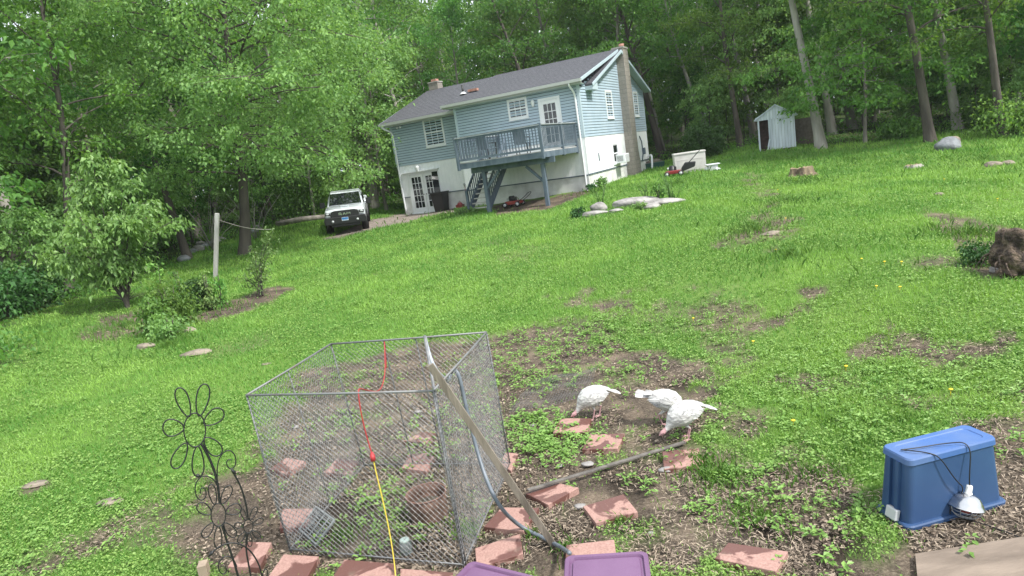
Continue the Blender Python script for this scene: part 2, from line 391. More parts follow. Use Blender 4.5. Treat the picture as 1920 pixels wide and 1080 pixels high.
def zones(x, y):
    """0..1 amounts of bare soil, forest floor and driveway at points"""
    nz = fbm(x*1.7, y*1.7, 3, 5)-.5; nz2 = fbm(x*.55, y*.55, 31, 4)-.5; nf = fbm(x*6, y*6, 13, 3)-.5
    dirt = np.zeros(x.shape)
    for P_, e, s in DIRT:
        d = sdist(P_, x, y); k = min(e, .6)
        m = sstep(-k*.5, k*.5, d + nz*e*2.2 + nf*e*.6)
        if s < .99: m = m*np.clip(s + nz*1.7*(1.05-s)*2.2 + nf*.8, 0, 1) if s < .9 else m*np.clip(s+.25+nz*1.6+nf*1.0, 0, 1)
        dirt = np.maximum(dirt, m)
    worn = sstep(.2, .33, nz2 + nz*.35)*.28*sstep(9, 4, np.hypot(x+3, y-12)*.35)   # odd thin spots in the lawn
    dirt = np.maximum(dirt, worn)
    fl = sstep(-.8, .5, sdist(FOREST, x, y) + nz*2.5)
    dr = sstep(-.15, .2, sdist(DRIVE, x, y) + nz*.5 + nf*.2)
    dirt = np.maximum(dirt, dr*.999)
    return dirt, fl, dr

# ------------------------------------------------------------------ ground sheet
def build_ground():
    rad = [.6]
    while rad[-1] < 400: rad.append(rad[-1]*1.022 + .004)
    rad = np.array(rad); na = 900
    u = np.linspace(-1, 1, na, endpoint=False); ang = math.pi*(.30*u + .70*u**3)       # denser in front
    ang = np.unwrap(ang); RR, AA = np.meshgrid(rad, ang, indexing='ij')
    X = RR*np.sin(AA); Y = RR*np.cos(AA)
    Z = ground(X, Y)
    di, fl, dr = zones(X, Y)
    near = np.clip(1.4-RR/16, 0, 1); damp = np.zeros(X.shape)
    for (px, py, r_) in ((1440, 990, .24), (1558, 1012, .28), (1190, 988, .2), (1275, 715, .3), (985, 800, .2), (1180, 905, .25), (800, 990, .4), (640, 960, .35), (1350, 735, .15), (1050, 1000, .2)):
        c_ = at_z(px, py, 0); dd = np.hypot(X-c_.x, (Y-c_.y)*.85)/r_ + (fbm(X*5, Y*5, 44, 3)-.5)*1.1; damp = np.maximum(damp, 1-sstep(.55, 1.1, dd))
    for (px, py, r_) in ((1440, 990, .24), (1558, 1012, .28)):
        c_ = at_z(px, py, 0); Z = Z - .05*np.exp(-((X-c_.x)**2+(Y-c_.y)**2)/(r_*.6)**2)
    Z = Z - di*.018*near + (fbm(X*9, Y*9, 21, 3)-.5)*.035*np.clip(di*1.3, .25, 1)*near
    V = np.stack([X, Y, Z], -1).reshape(-1, 3); V = np.vstack([V, [[0, 0, gz(0, 0)]]])
    nr = len(rad); i = np.arange(nr-1)[:, None]*na; k = np.arange(na)[None]; k2 = (k+1) % na
    Q = np.stack([i+k, i+k2, i+na+k2, i+na+k], -1).reshape(-1, 4)[:, ::-1]
    c = len(V)-1; T = np.stack([np.full(na, c), np.arange(na), (np.arange(na)+1) % na], 1)[:, ::-1]
    m = bpy.data.materials.new('ground'); m.use_nodes = True; N, L = m.node_tree.nodes, m.node_tree.links; b = N['Principled BSDF']
    b.inputs['Roughness'].default_value = .95; b.inputs['Specular IOR Level'].default_value = .15
    t = N.new('ShaderNodeTexCoord')
    def noise(sc, det=6, ro=.6):
        q = N.new('ShaderNodeTexNoise'); q.inputs['Scale'].default_value = sc; q.inputs['Detail'].default_value = det; q.inputs['Roughness'].default_value = ro
        L.new(t.outputs['Object'], q.inputs['Vector']); return q.outputs['Fac']
    def ramp(f, els):
        r = N.new('ShaderNodeValToRGB'); e = r.color_ramp.elements
        while len(e) < len(els): e.new(.5)
        for a_, (p, c_) in zip(e, els): a_.position = p; a_.color = (*c_, 1)
        L.new(f, r.inputs['Fac']); return r.outputs['Color']
    def mix(f, a_, b_):
        q = N.new('ShaderNodeMixRGB'); L.new(f, q.inputs['Fac']); L.new(a_, q.inputs['Color1']); L.new(b_, q.inputs['Color2']); return q.outputs[0]
    def attr(nm):
        q = N.new('ShaderNodeAttribute'); q.attribute_name = nm; return q.outputs['Fac']
    g1 = ramp(noise(.35, 4), [(.3, (.07, .15, .03)), (.5, (.105, .20, .035)), (.68, (.165, .25, .06))])
    g2 = ramp(noise(14, 8, .7), [(.33, (.04, .08, .018)), (.55, (.105, .19, .035)), (.72, (.2, .28, .08))])
    gg = N.new('ShaderNodeMixRGB'); gg.inputs['Fac'].default_value = .55; L.new(g1, gg.inputs['Color1']); L.new(g2, gg.inputs['Color2'])
    s1 = ramp(noise(2.2, 5), [(.36, (.035, .028, .022)), (.5, (.11, .086, .064)), (.62, (.26, .20, .145))])
    s2 = ramp(noise(45, 8, .75), [(.38, (.022, .017, .014)), (.52, (.095, .076, .06)), (.66, (.28, .23, .175))])
    ss = N.new('ShaderNodeMixRGB'); ss.inputs['Fac'].default_value = .6; L.new(s1, ss.inputs['Color1']); L.new(s2, ss.inputs['Color2'])
    f1 = ramp(noise(1.6, 8, .7), [(.35, (.02, .028, .012)), (.5, (.045, .06, .02)), (.6, (.03, .075, .016)), (.75, (.09, .065, .04))])
    d1 = ramp(noise(7, 6), [(.35, (.16, .13, .11)), (.65, (.3, .26, .23))])
    dk = N.new('ShaderNodeRGB'); dk.outputs[0].default_value = (.03, .023, .018, 1); s_o = mix(attr('damp'), ss.outputs[0], dk.outputs[0]); o = mix(attr('dirt'), gg.outputs[0], s_o); o = mix(attr('drive'), o, d1); o = mix(attr('forest'), o, f1)
    L.new(o, b.inputs['Base Color'])
    bp = N.new('ShaderNodeBump'); bp.inputs['Strength'].default_value = .7; bp.inputs['Distance'].default_value = .025
    L.new(noise(38, 8, .7), bp.inputs['Height']); L.new(bp.outputs[0], b.inputs['Normal'])
    me = mesh_np('ground', V, [Q, T], [m], True)
    for nm, a_ in (('dirt', di), ('forest', fl), ('drive', dr), ('damp', damp*.85)): fattr(me, nm, np.r_[a_.ravel(), 1.])
    g = bpy.data.objects.new('ground', me); link(g); tag(g, kind='structure', label='rough sloping lawn with bare soil patches')
build_ground()

# ------------------------------------------------------------------ ground cover (uncountable)
RNG = np.random.default_rng(11)
def scatter(n, r0, r1, p=1.0, a=47):
    """points in front of the camera, area density falling as r**-(p+1)"""
    u = RNG.random(n)
    r = r0*(r1/r0)**u if abs(p-1) < 1e-6 else (r0**(1-p) + u*(r1**(1-p)-r0**(1-p)))**(1/(1-p))
    th = np.radians(RNG.uniform(-a, a, n)); return r*np.sin(th), r*np.cos(th), r
def stuff(name, V, Fq, tint, m, label):
    me = mesh_np(name, V, [Fq], [m]); fattr(me, 'tint', tint)
    o = bpy.data.objects.new(name, me); link(o); tag(o, label, kind='stuff'); return o
def lumps(x, y): return np.clip((fbm(x*.9, y*.9, 77, 4)-.5)*2.2+.5, 0, 1)
def grass_cover():
    n = 620000; x, y, r = scatter(n, 3.2, 44, .95)
    di, fl, dr = zones(x, y)
    lu = lumps(x, y)
    keep = RNG.random(n) < np.clip(1.05-di*1.15, 0.03, 1)*(1-fl*.9)*(1-dr)*(.62+.5*lu)
    x, y, r, di, fl, lu = [q[keep] for q in (x, y, r, di, fl, lu)]; n = len(x)
    # keep the house footprint clear
    a = (x-HC.x)*UA.x + (y-HC.y)*UA.y; b = (x-HC.x)*UB.x + (y-HC.y)*UB.y
    ok = ~((a > -.1) & (a < 10.8) & (b > -.05) & (b < 10.8)); ok &= ~((a > 0) & (a < 5) & (b > -2.6))
    x, y, r, di, fl, lu = [q[ok] for q in (x, y, r, di, fl, lu)]; n = len(x)
    z = ground(x, y)-.01
    tall = (.6+.9*fbm(x*.6, y*.6, 41, 3)) * (1-.35*di)
    h = (.034 + .0019*np.maximum(r-4, 0))*RNG.uniform(.5, 1.5, n)*tall*1.25
    w = (.0065 + .0011*np.maximum(r-4, 0))*RNG.uniform(.7, 1.4, n)
    th = RNG.uniform(0, 2*np.pi, n); ln = RNG.uniform(.1, .95, n)*h; la = RNG.uniform(0, 2*np.pi, n)
    base = np.stack([x, y, z], 1); s = np.stack([np.cos(th)*w/2, np.sin(th)*w/2, np.zeros(n)], 1)
    tip = base + np.stack([np.cos(la)*ln, np.sin(la)*ln, h], 1)
    V = np.stack([base-s, base+s, tip], 1).reshape(-1, 3); k = np.arange(n)*3
    dry = sstep(.55, .8, fbm(x*.8, y*.8, 55, 4))*.35
    t = np.clip(.28 + .95*(lu-.5) + .9*(fbm(x*.25, y*.25, 71, 3)-.5) + RNG.normal(0, .2, n) + dry, 0, 1)
    stuff('lawn_grass', V, np.stack([k, k+1, k+2], 1), np.repeat(t, 3), M_GRASS, 'short bright green grass covering the sloping lawn')
def clover_cover():
    n = 330000; x, y, r = scatter(n, 3.2, 30, 1.15)
    di, fl, dr = zones(x, y); lu = fbm(x*.8, y*.8, 91, 4)
    keep = RNG.random(n) < np.clip(.9-di*1.05+.1*(di < .98), 0, 1)*(1-fl)*(1-dr)*sstep(.36, .62, lu + .1)
    x, y, r = x[keep], y[keep], r[keep]
    a = (x-HC.x)*UA.x + (y-HC.y)*UA.y; b = (x-HC.x)*UB.x + (y-HC.y)*UB.y
    ok = ~((a > -.1) & (a < 10.8) & (b > -3) & (b < 10.8)); x, y, r = x[ok], y[ok], r[ok]; n = len(x)
    C = np.stack([x, y, ground(x, y)+.012+.028*RNG.random(n)+r*.0008], 1)
    Nn = rvec(RNG, n)*.6+np.array([0, 0, 1.]); D = rvec(RNG, n); D[:, 2] *= .2
    L0 = (.013+.0013*r)*RNG.uniform(.6, 1.5, n)
    V, Fq = leaves_mesh(C, D, Nn, L0, L0*.8, .12)
    stuff('clover', V, Fq, np.repeat(np.clip(RNG.normal(.5, .24, n), 0, 1), 4), M_WEED, 'small round clover and weed leaves spread through the lawn')
def weed_rosettes():
    """broad leaved weeds: whorls of leaves, thick round the bare ground"""
    patches = [((1480, 940), .4, 26), ((1400, 900), .3, 22), ((1560, 1030), .3, 12), ((1240, 920), .3, 8), ((1110, 890), .35, 10), ((1330, 960), .2, 14), ((1600, 960), .3, 22), ((930, 700), .5, 40), ((1120, 620), .9, 90), ((1010, 640), 1.2, 150), ((1040, 830), .42, 230), ((985, 800), .35, 90), ((1500, 690), 1.6, 150), ((1100, 660), 1.1, 110), ((1250, 620), 1.6, 120), ((700, 690), .9, 60), ((1440, 400), 2.2, 90), ((1460, 340), 1.6, 60), ((1400, 440), 1.3, 70), ((1330, 810), .6, 40), ((1000, 720), .5, 60),
               ((780, 560), 2.5, 160), ((1600, 780), 1.3, 160), ((1720, 740), 1.3, 140), ((1180, 700), .8, 50), ((350, 800), 1.2, 140), ((200, 900), 1.2, 140), ((620, 920), .3, 16), ((780, 850), .5, 40), ((60, 1030), .8, 60), ((700, 1000), .5, 45), ((640, 800), .6, 60), ((850, 780), .6, 60), ((720, 930), .4, 30), ((1850, 700), 1.5, 120), ((160, 700), 3, 160), ((1850, 330), 3, 60), ((1300, 380), 1.5, 40)]
    Cx, Cy, S = [], [], []
    for (px, py), rr, k in patches:
        c = G(px, py)
        Cx.append(c.x + RNG.normal(0, rr*.6, k)); Cy.append(c.y + RNG.normal(0, rr*.6, k)); S.append(RNG.uniform(.6, 1.25, k)*(1+.35*max(0, (c.y-8)/8)))
    Cx, Cy, S = map(np.concatenate, (Cx, Cy, S)); m = len(Cx); per = 9
    x = np.repeat(Cx, per); y = np.repeat(Cy, per); s = np.repeat(S, per); n = len(x)
    th = RNG.uniform(0, 2*np.pi, n); q = RNG.uniform(.015, .055, n)*s; hh = RNG.uniform(.01, .07, n)*s
    C = np.stack([x+np.cos(th)*q, y+np.sin(th)*q, ground(x, y)+hh], 1)
    D = np.stack([np.cos(th), np.sin(th), RNG.uniform(-.1, .7, n)], 1); Nn = rvec(RNG, n)*.35+np.array([0, 0, 1.])
    L0 = .044*s*RNG.uniform(.7, 1.3, n); V, Fq = leaves_mesh(C, D, Nn, L0, L0*.55, .2)
    stuff('weeds', V, Fq, np.repeat(np.clip(RNG.normal(.62, .2, n), 0, 1), 4), M_WEED, 'broad leaved weeds growing in and around the bare soil')
def tall_tufts():
    spots = [((1330, 898), .17, 230, .11), ((1362, 890), .15, 190, .11), ((1425, 975), .2, 220, .09), ((1385, 950), .2, 130, .08), ((1310, 870), .15, 120, .12), ((1000, 1010), .12, 60, .09), ((1060, 1030), .08, 60, .08), ((1160, 980), .06, 60, .08), ((1530, 890), .3, 240, .08), ((1600, 850), .4, 300, .07), ((1700, 790), .5, 300, .07), ((1560, 790), .5, 300, .07),
             ((640, 1010), .15, 70, .12), ((880, 1000), .1, 50, .12), ((1480, 480), 1.2, 500, .18), ((1410, 430), .8, 400, .2), ((1480, 380), 1., 400, .2), ((1450, 300), 2.5, 700, .28), ((1600, 300), 4, 900, .17), ((1850, 300), 4, 900, .17), ((1500, 345), .9, 260, .22), ((320, 650), .8, 400, .18), ((230, 610), 1.3, 500, .16), ((550, 430), 3, 900, .18), ((420, 500), 3, 700, .15), ((1820, 440), .7, 500, .2), ((1270, 345), 1.5, 300, .2), ((830, 405), 1.5, 200, .2), ((1120, 360), .8, 150, .2), ((60, 620), 3, 900, .15), ((430, 575), .8, 150, .16)]
    X, Y, H, Wd = [], [], [], []
    for (px, py), rr, k, h in spots:
        c = G(px, py); ang = RNG.uniform(0, 6.28, k); q = np.abs(RNG.normal(0, rr, k))
        X.append(c.x+np.cos(ang)*q); Y.append(c.y+np.sin(ang)*q); H.append(h*RNG.uniform(.4, 1.2, k)); Wd.append(np.full(k, .006+.0009*c.y))
    x, y, h, w = map(np.concatenate, (X, Y, H, Wd)); n = len(x); th = RNG.uniform(0, 6.28, n); la = RNG.uniform(0, 6.28, n)
    base = np.stack([x, y, ground(x, y)-.01], 1); s = np.stack([np.cos(th)*w/2, np.sin(th)*w/2, 0*x], 1)
    l1 = np.stack([np.cos(la), np.sin(la), 0*x], 1)
    mid = base + l1*(h*.15)[:, None] + np.stack([0*x, 0*x, h*.6], 1); tip = base + l1*(h*.6)[:, None] + np.stack([0*x, 0*x, h*.95], 1)
    V = np.stack([base-s, base+s, mid+s*.8, tip, mid-s*.8], 1).reshape(-1, 3); k = np.arange(n)*5
    stuff('tall_grass', V, np.stack([k, k+1, k+2, k+3, k+4], 1), np.repeat(np.clip(RNG.normal(.35, .2, n), 0, 1), 5), M_GRASS, 'longer grass tufts at the edges of soil, rocks and woods')
def chips():
    """bark chips and dead leaves on the soil"""
    n = 300000; x, y, r = scatter(n, 3.2, 24, 1.1)
    di, fl, dr = zones(x, y); cl_ = fbm(x*2.3, y*2.3, 63, 4)
    keep = RNG.random(n) < sstep(.35, .85, di)*(1-dr)*sstep(.40, .62, cl_)*.8
    x, y, r = x[keep], y[keep], r[keep]; n = len(x)
    C = np.stack([x, y, ground(x, y)+.002+.006*RNG.random(n)], 1)
    Nn = rvec(RNG, n)*.45+np.array([0, 0, 1.]); D = rvec(RNG, n); D[:, 2] *= .25
    L0 = (.01+.032*RNG.random(n)**1.6)*(1+.05*r); V, Fq = leaves_mesh(C, D, Nn, L0, L0*RNG.uniform(.2, .6, n), .05)
    n2 = 75000; x2, y2, r2 = scatter(n2, 3.2, 20, 1.1); di2, fl2, dr2 = zones(x2, y2); st2 = fbm(x2*1.4, y2*1.4, 68, 4)
    k2 = RNG.random(n2) < sstep(.12, .4, di2)*(1-dr2)*sstep(.42, .6, st2)*.9; x2, y2, r2 = x2[k2], y2[k2], r2[k2]; n2 = len(x2)
    C2 = np.stack([x2, y2, ground(x2, y2)+.006+.012*RNG.random(n2)], 1); D2 = rvec(RNG, n2); D2[:, 2] *= .2; L2 = RNG.uniform(.03, .08, n2)
    V2, F2 = leaves_mesh(C2, D2, rvec(RNG, n2)*.4+np.array([0, 0, 1.]), L2, L2*.07+.0015+.0003*r2, .04)
    t2 = np.clip(RNG.normal(.85, .15, n2), .4, 1); F2 = F2 + len(V); V = np.vstack([V, V2]); Fq = np.vstack([Fq, F2])
    m = mat('wood_chips', (.3, .24, .18), .9); N, L = m.node_tree.nodes, m.node_tree.links; a = N.new('ShaderNodeAttribute'); a.attribute_name = 'tint'
    rp = N.new('ShaderNodeValToRGB'); e = rp.color_ramp.elements; e[0].color = (.04, .03, .022, 1); e[1].color = (.36, .29, .22, 1); e[0].position = .05; q = e.new(.5); q.color = (.135, .10, .075, 1)
    L.new(a.outputs['Fac'], rp.inputs['Fac']); L.new(rp.outputs[0], N['Principled BSDF'].inputs['Base Color'])
    stuff('wood_chips', V, Fq, np.r_[np.repeat(RNG.random(n)**1.1, 4), np.repeat(t2, 4)], m, 'scattered bark chips, straw and dead leaves on bare soil')
grass_cover(); clover_cover(); weed_rosettes(); tall_tufts(); chips()

# ------------------------------------------------------------------ woods
def lean_to(loc, px, py):
    """rotation that leans a tree from its base towards the point seen at a pixel, in the plane facing the camera"""
    q = atY(px, py, loc.y); v = (q-loc).normalized()
    return Vector((0, 0, 1)).rotation_difference(v)
FV = [tree_shapes(100+i, H, r, cb, R, nl, per, L0, subn=sb, crad=cr_, flat=.38) for i, (H, r, cb, R, nl, per, L0, sb, cr_) in enumerate([
    (16, .20, 3.2, 4.0, 24, 32, .18, 5, .8), (18, .24, 5.0, 4.4, 22, 32, .19, 5, .85), (14, .15, 2.4, 3.4, 22, 32, .17, 5, .75), (19, .26, 7.5, 4.6, 20, 32, .2, 5, .9), (12, .11, 1.6, 2.8, 21, 32, .16, 5, .65)])]
UV = [tree_shapes(200+i, H, r, cb, R, nl, per, L0, subn=4, crad=cr_, flat=.42, updir=.7) for i, (H, r, cb, R, nl, per, L0, cr_) in enumerate([
    (5.5, .05, .8, 1.9, 17, 20, .16, .5), (4.0, .04, .5, 1.6, 15, 20, .15, .45), (7.5, .07, 1.4, 2.3, 20, 21, .18, .55)])]
BARKS = [M_BARK, M_BARKD, M_BARK, M_BARKP, M_BARKD]
LBL_F = 'tall leafy tree among many alike in the dense woods around the lawn'
LBL_U = 'leafy sapling in the shaded undergrowth along the edge of the woods'
protoF = [make_tree('forest_tree', (0, 0, 0), s, BARKS[i], M_LEAF2, LBL_F, 'tree', 'trees of the surrounding woods') for i, s in enumerate(FV)]
protoU = [make_tree('woodland_sapling', (0, 0, 0), s, M_BARKD, M_LEAF2 if i != 1 else M_LEAF, LBL_U, 'sapling', 'saplings under the woodland trees') for i, s in enumerate(UV)]
usedF = [False]*9; usedU = [False]*9
def put(protos, used, i, loc, rz, sc, q=None, label=None, name=None, group=None):
    o = protos[i] if not used[i] else copy_tree(protos[i]); used[i] = True
    o.location = loc; o.rotation_euler = (0, 0, rz); o.scale = (sc[0], sc[0], sc[1])
    if q is not None:
        o.rotation_mode = 'QUATERNION'; from mathutils import Quaternion
        o.rotation_quaternion = q @ Quaternion((0, 0, 1), rz)
    if label:
        o['label'] = label
        if 'group' in o.keys(): del o['group']
    else:
        o['label'] = LBL_F if protos is protoF else LBL_U; o['group'] = 'trees of the surrounding woods' if protos is protoF else 'saplings under the woodland trees'
    return o
# named trunks that stand out, then the mass of the woods
BIG = [((1540, 278), 36, (1502, 20), 3, .95, 'straight grey trunk standing just right of the white shed'),
       ((1745, 264), 34.5, (1695, 30), 1, .9, 'leaning pale trunk between the white shed and the grey boulder'),
       ((1797, 248), 38, (1755, 30), 3, .85, 'thick grey trunk just behind the grey boulder'),
       ((1880, 254), 34, (1838, 0), 1, .75, 'slim straight trunk at the right edge, right of the boulder'),
       ((1388, 268), 43, (1362, 60), 1, .8, 'dark trunk behind the round dark bush left of the white shed'),
       ((1335, 240), 47, (1268, 60), 3, .7, 'slanting dark trunk above the round dark bush right of the house'),
       ((700, 378), 41, (690, 200), 3, 1.0, 'stout grey trunk behind the pickup and left of the house'),
       ((350, 475), 32, (300, 300), 1, .75, 'leaning dark trunk behind the small spreading tree'),
       ((130, 545), 27.5, (112, 330), 1, .7, 'dark trunk at the wood edge left of the small spreading tree')]
placed = []
for (bp_, D, tp, vi, s, lb) in BIG:
    loc = atD(*bp_, D); loc = onground(loc.x, loc.y, -.05)
    tp2 = (tp[0], tp[1]); put(protoF, usedF, vi, loc, random.Random(D).uniform(0, 6), (s, s), lean_to(loc, *tp2), lb, group=None); placed.append((loc.x, loc.y))
rnd = random.Random(5)
def inforest(x, y): return sdist(FOREST, np.array([x]), np.array([y]))[0]
def clear_of_house(x, y, m=3.2):
    a = (x-HC.x)*UA.x + (y-HC.y)*UA.y; b = (x-HC.x)*UB.x + (y-HC.y)*UB.y
    return not (-m < a < 10.7+m and -m < b < 10.7+m)
SHP = atD(1458, 279, 37)
cnt = 0; tries = 0
while cnt < 120 and tries < 20000:
    tries += 1; th = math.radians(rnd.uniform(-50, 50)); r = rnd.uniform(18, 78) ; x, y = r*math.sin(th), r*math.cos(th)
    if rnd.random() > (r/78)**.5*1.1: continue
    d = inforest(x, y)
    if d < 1.6 or d > 34 or not clear_of_house(x, y): continue
    if (x-SHP.x)**2+(y-SHP.y)**2 < 6.5**2 and y < SHP.y+4.5: continue
    md = 2.7 if d < 10 else 3.8
    if math.degrees(th) < -20 and (r < 24 or d < 2.6): continue
    if any((x-a)**2+(y-b)**2 < md*md for a, b in placed): continue
    if abs(x/y-math.tan(math.radians(22))) < .05 and d < 5: continue
    vi = rnd.choice([0, 1, 2, 2, 3, 4, 0] if d < 9 else [0, 1, 2, 3, 3, 1]); s = rnd.uniform(.85, 1.2)
    o = put(protoF, usedF, vi, onground(x, y, -.05), rnd.uniform(0, 6.28), (s, s*rnd.uniform(.9, 1.1))); o.rotation_euler.x = rnd.uniform(-.05, .05); o.rotation_euler.y = rnd.uniform(-.05, .05)
    placed.append((x, y)); cnt += 1
cnt = 0; tries = 0
while cnt < 130 and tries < 20000:
    tries += 1; th = math.radians(rnd.uniform(-48, 48)); r = rnd.uniform(17, 62); x, y = r*math.sin(th), r*math.cos(th)
    d = inforest(x, y)
    if d < .3 or d > 16 or not clear_of_house(x, y, 1.6): continue
    if any((x-a)**2+(y-b)**2 < 1.2**2 for a, b in placed): continue
    az_ = math.degrees(th)
    if az_ < -22 and r < 25: continue
    if 13 < az_ < 36 and d < 3.5 and rnd.random() < .75: continue
    if (x-SHP.x)**2+(y-SHP.y)**2 < 3.4**2: continue
    vi = rnd.choice([0, 1, 1, 2]); s = rnd.uniform(.6, 1.15)
    put(protoU, usedU, vi, onground(x, y, -.05), rnd.uniform(0, 6.28), (s, s)); placed.append((x, y)); cnt += 1
def far_woods():
    rng = np.random.default_rng(8); n = 9000
    th = np.radians(rng.uniform(-55, 55, n)); r = rng.uniform(80, 104, n); x, y = r*np.sin(th), r*np.cos(th)
    z = ground(x, y) + rng.uniform(0, 20, n)**1.0
    top = 20 + 7*vnoise(th*14, r*.02, 4); ok = z-ground(x, y) < top; x, y, z = x[ok], y[ok], z[ok]
    C = np.stack([x, y, z], 1); V, Fq, tint = clump_leaves(rng, C, np.full(len(C), 1.7), 12, .75, flat=.5)
    stuff('distant_woods', V, Fq, tint, M_LEAF2, 'far off woods closing the view behind the trees')
    mb = MB(); rr = random.Random(2)
    for i in range(90):
        t = math.radians(rr.uniform(-55, 55)); r_ = rr.uniform(80, 100); p = onground(r_*math.sin(t), r_*math.cos(t), -.2); mb.tube([p, p+Vector((rr.uniform(-1, 1), 0, 9)), p+Vector((rr.uniform(-1, 1), 0, 18))], [.3, .22, .08], 6)
    tag(mb.build('distant_trunks', M_BARKD), 'dim trunks in the far off woods', kind='stuff')
far_woods()
def forest_floor():
    rng = np.random.default_rng(18); n = 26000; th = np.radians(rng.uniform(-50, 50, n)); r = rng.uniform(15, 60, n); x, y = r*np.sin(th), r*np.cos(th)
    _, fl, _ = zones(x, y); d = sdist(FOREST, x, y)
    keep = (rng.random(n) < fl*np.where(d < 4, .9, .35)*sstep(.35, .6, fbm(x*.5, y*.5, 99, 3)))
    a = (x-HC.x)*UA.x + (y-HC.y)*UA.y; b = (x-HC.x)*UB.x + (y-HC.y)*UB.y
    keep &= ~((a > -.5) & (a < 11) & (b > -.5) & (b < 11)); x, y = x[keep], y[keep]
    C = np.stack([x, y, ground(x, y)+.12+.25*rng.random(len(x))], 1)
    V, Fq, tint = clump_leaves(rng, C, np.full(len(C), .45), 9, .13, flat=.6)
    stuff('undergrowth', V, Fq, tint, M_LEAF2, 'low leafy undergrowth on the floor of the woods')
forest_floor()
# the big maple in front of the woods
p = G(460, 476)
mt = make_tree('maple_tree', p, tree_shapes(7, 14.5, .24, 3.2, 6.2, 56, 50, .125, subn=7, crad=.5, flat=.75, updir=.3, up=.3, shell=620), M_BARKD, M_LEAF, 'big full leafy tree with dark trunk left of the pickup', 'tree')
mt.rotation_mode = 'QUATERNION'; mt.rotation_quaternion = lean_to(p, 448, 150)
p = G(592, 412); t = make_tree('slender_tree', p, tree_shapes(77, 9, .085, 2.2, 3.1, 24, 36, .15, subn=5, crad=.6, flat=.5), M_BARKP, M_LEAF, 'slim leaning tree with pale trunk right behind the pickup', 'tree')
t.rotation_mode = 'QUATERNION'; t.rotation_quaternion = lean_to(p, 560, 200)
p = atD(725, 395, 38.5); p = onground(p.x, p.y)
t = make_tree('slender_tree', p, tree_shapes(78, 10, .1, 1.8, 3.6, 30, 38, .16, subn=6, crad=.62, flat=.5), M_BARK, M_LEAF, 'leafy tree filling the gap between pickup and left house corner', 'tree')
# tree with low sprays right of the shed
p = atD(1622, 270, 36.5); p = onground(p.x, p.y)
t = make_tree('understory_tree', p, tree_shapes(79, 8.5, .09, 2.6, 4.6, 26, 34, .17, subn=6, crad=.62, flat=.3, updir=.05), M_BARK, M_LEAF2, 'small tree with bright flat sprays between shed and boulder', 'tree')
p = atD(1462, 256, 45); p = onground(p.x, p.y)
t = make_tree('understory_tree', p, tree_shapes(80, 9.5, .09, 2.9, 4.4, 26, 34, .17, subn=6, crad=.62, flat=.3, updir=.05), M_BARK, M_LEAF, 'leafy tree hanging over the white shed roof', 'tree')

_g = np.array(bpy.data.objects['ground'].bound_box); HZB = float(_g[:, 2].min())
hz_ = MB().box(-440, 440, -440, 440, HZB-1, 32).build('haze', bpy.data.materials.new('shade_lift_haze')); tag(hz_, kind='stuff', label='thin pale haze added over the yard to lighten the dark woods')  # scattering volume added to lift the blacks in the woods
hm = hz_.data.materials[0]; hm.use_nodes = True; hm.node_tree.nodes.clear(); ho = hm.node_tree.nodes.new('ShaderNodeOutputMaterial'); hv = hm.node_tree.nodes.new('ShaderNodeVolumePrincipled')
hv.inputs['Color'].default_value = (.93, .96, 1, 1); hv.inputs['Density'].default_value = .0004; hv.inputs['Anisotropy'].default_value = .2; hm.node_tree.links.new(hv.outputs[0], ho.inputs['Volume'])

# ------------------------------------------------------------------ more materials
M_SIDE = mat('blue_siding', (.345, .44, .52), .55, (.39, .48, .555), 1.5, 4, spec=.4)
M_SHAKE = mat('white_panel', (.77, .79, .81), .65, (.84, .85, .86), 2.5, 5, .15, 30)
M_FOUND = mat('foundation', (.50, .50, .485), .9, (.70, .70, .69), 2.2, 7, .3, 18, ramp=(.3, .6))
M_TRIM = mat('white_trim', (.72, .74, .76), .45)
M_TRIMB = mat('blue_trim', (.45, .54, .60), .5)
M_DOORW = mat('door_paint', (.74, .75, .77), .35)
M_ROOF = mat('roof_shingle', (.055, .056, .066), .9, (.105, .106, .122), 9, 8, .5, 40, ramp=(.3, .7))
M_GUT = mat('gutter_metal', (.40, .42, .40), .5)
M_SOFF = mat('soffit', (.42, .48, .50), .6)
M_GLASS = mat('window_glass', (.012, .016, .018), .04, spec=.9)
M_DKGL = mat('dark_glass', (.01, .012, .016), .03, spec=1.0, coat=1)
M_DECK = mat('deck_stain', (.07, .10, .132), .75, (.125, .16, .20), 5, 6, .2, 30, stretch=(1, 1, .3))
M_DECKF = mat('deck_boards', (.36, .35, .33), .8, (.55, .54, .50), 4, 5)
M_BLOCK = bpy.data.materials.new('chimney_block')
M_CONC = mat('concrete', (.30, .29, .27), .9, (.42, .40, .375), 3, 6, .3, 25)
M_CLAY = mat('clay_flue', (.36, .17, .125), .8, (.45, .25, .2), 10)
M_BLACK = mat('black_plastic', (.012, .012, .013), .45)
M_METAL = mat('galvanised_metal', (.42, .43, .44), .42, (.55, .56, .57), 12, metal=.75)
M_RED = mat('red_paint', (.22, .018, .02), .35, coat=.4)
M_RUST = mat('rusty_iron', (.12, .055, .035), .85, (.26, .12, .075), 7, 7, .4, 40)
M_GREY = mat('grey_plastic', (.45, .46, .47), .5)
M_GREENP = mat('dark_green_plastic', (.02, .07, .06), .5)
M_ROCK = mat('pale_rock', (.13, .122, .115), .9, (.34, .32, .31), 3.5, 8, .7, 12, ramp=(.3, .62), dist=.04)
M_ROCKD = mat('grey_rock', (.12, .125, .135), .9, (.25, .26, .28), 3.5, 8, .7, 12, ramp=(.3, .62), dist=.04)
M_TAN = mat('tan_rock', (.13, .11, .085), .95, (.27, .225, .18), 6, 8, .8, 16, dist=.03)
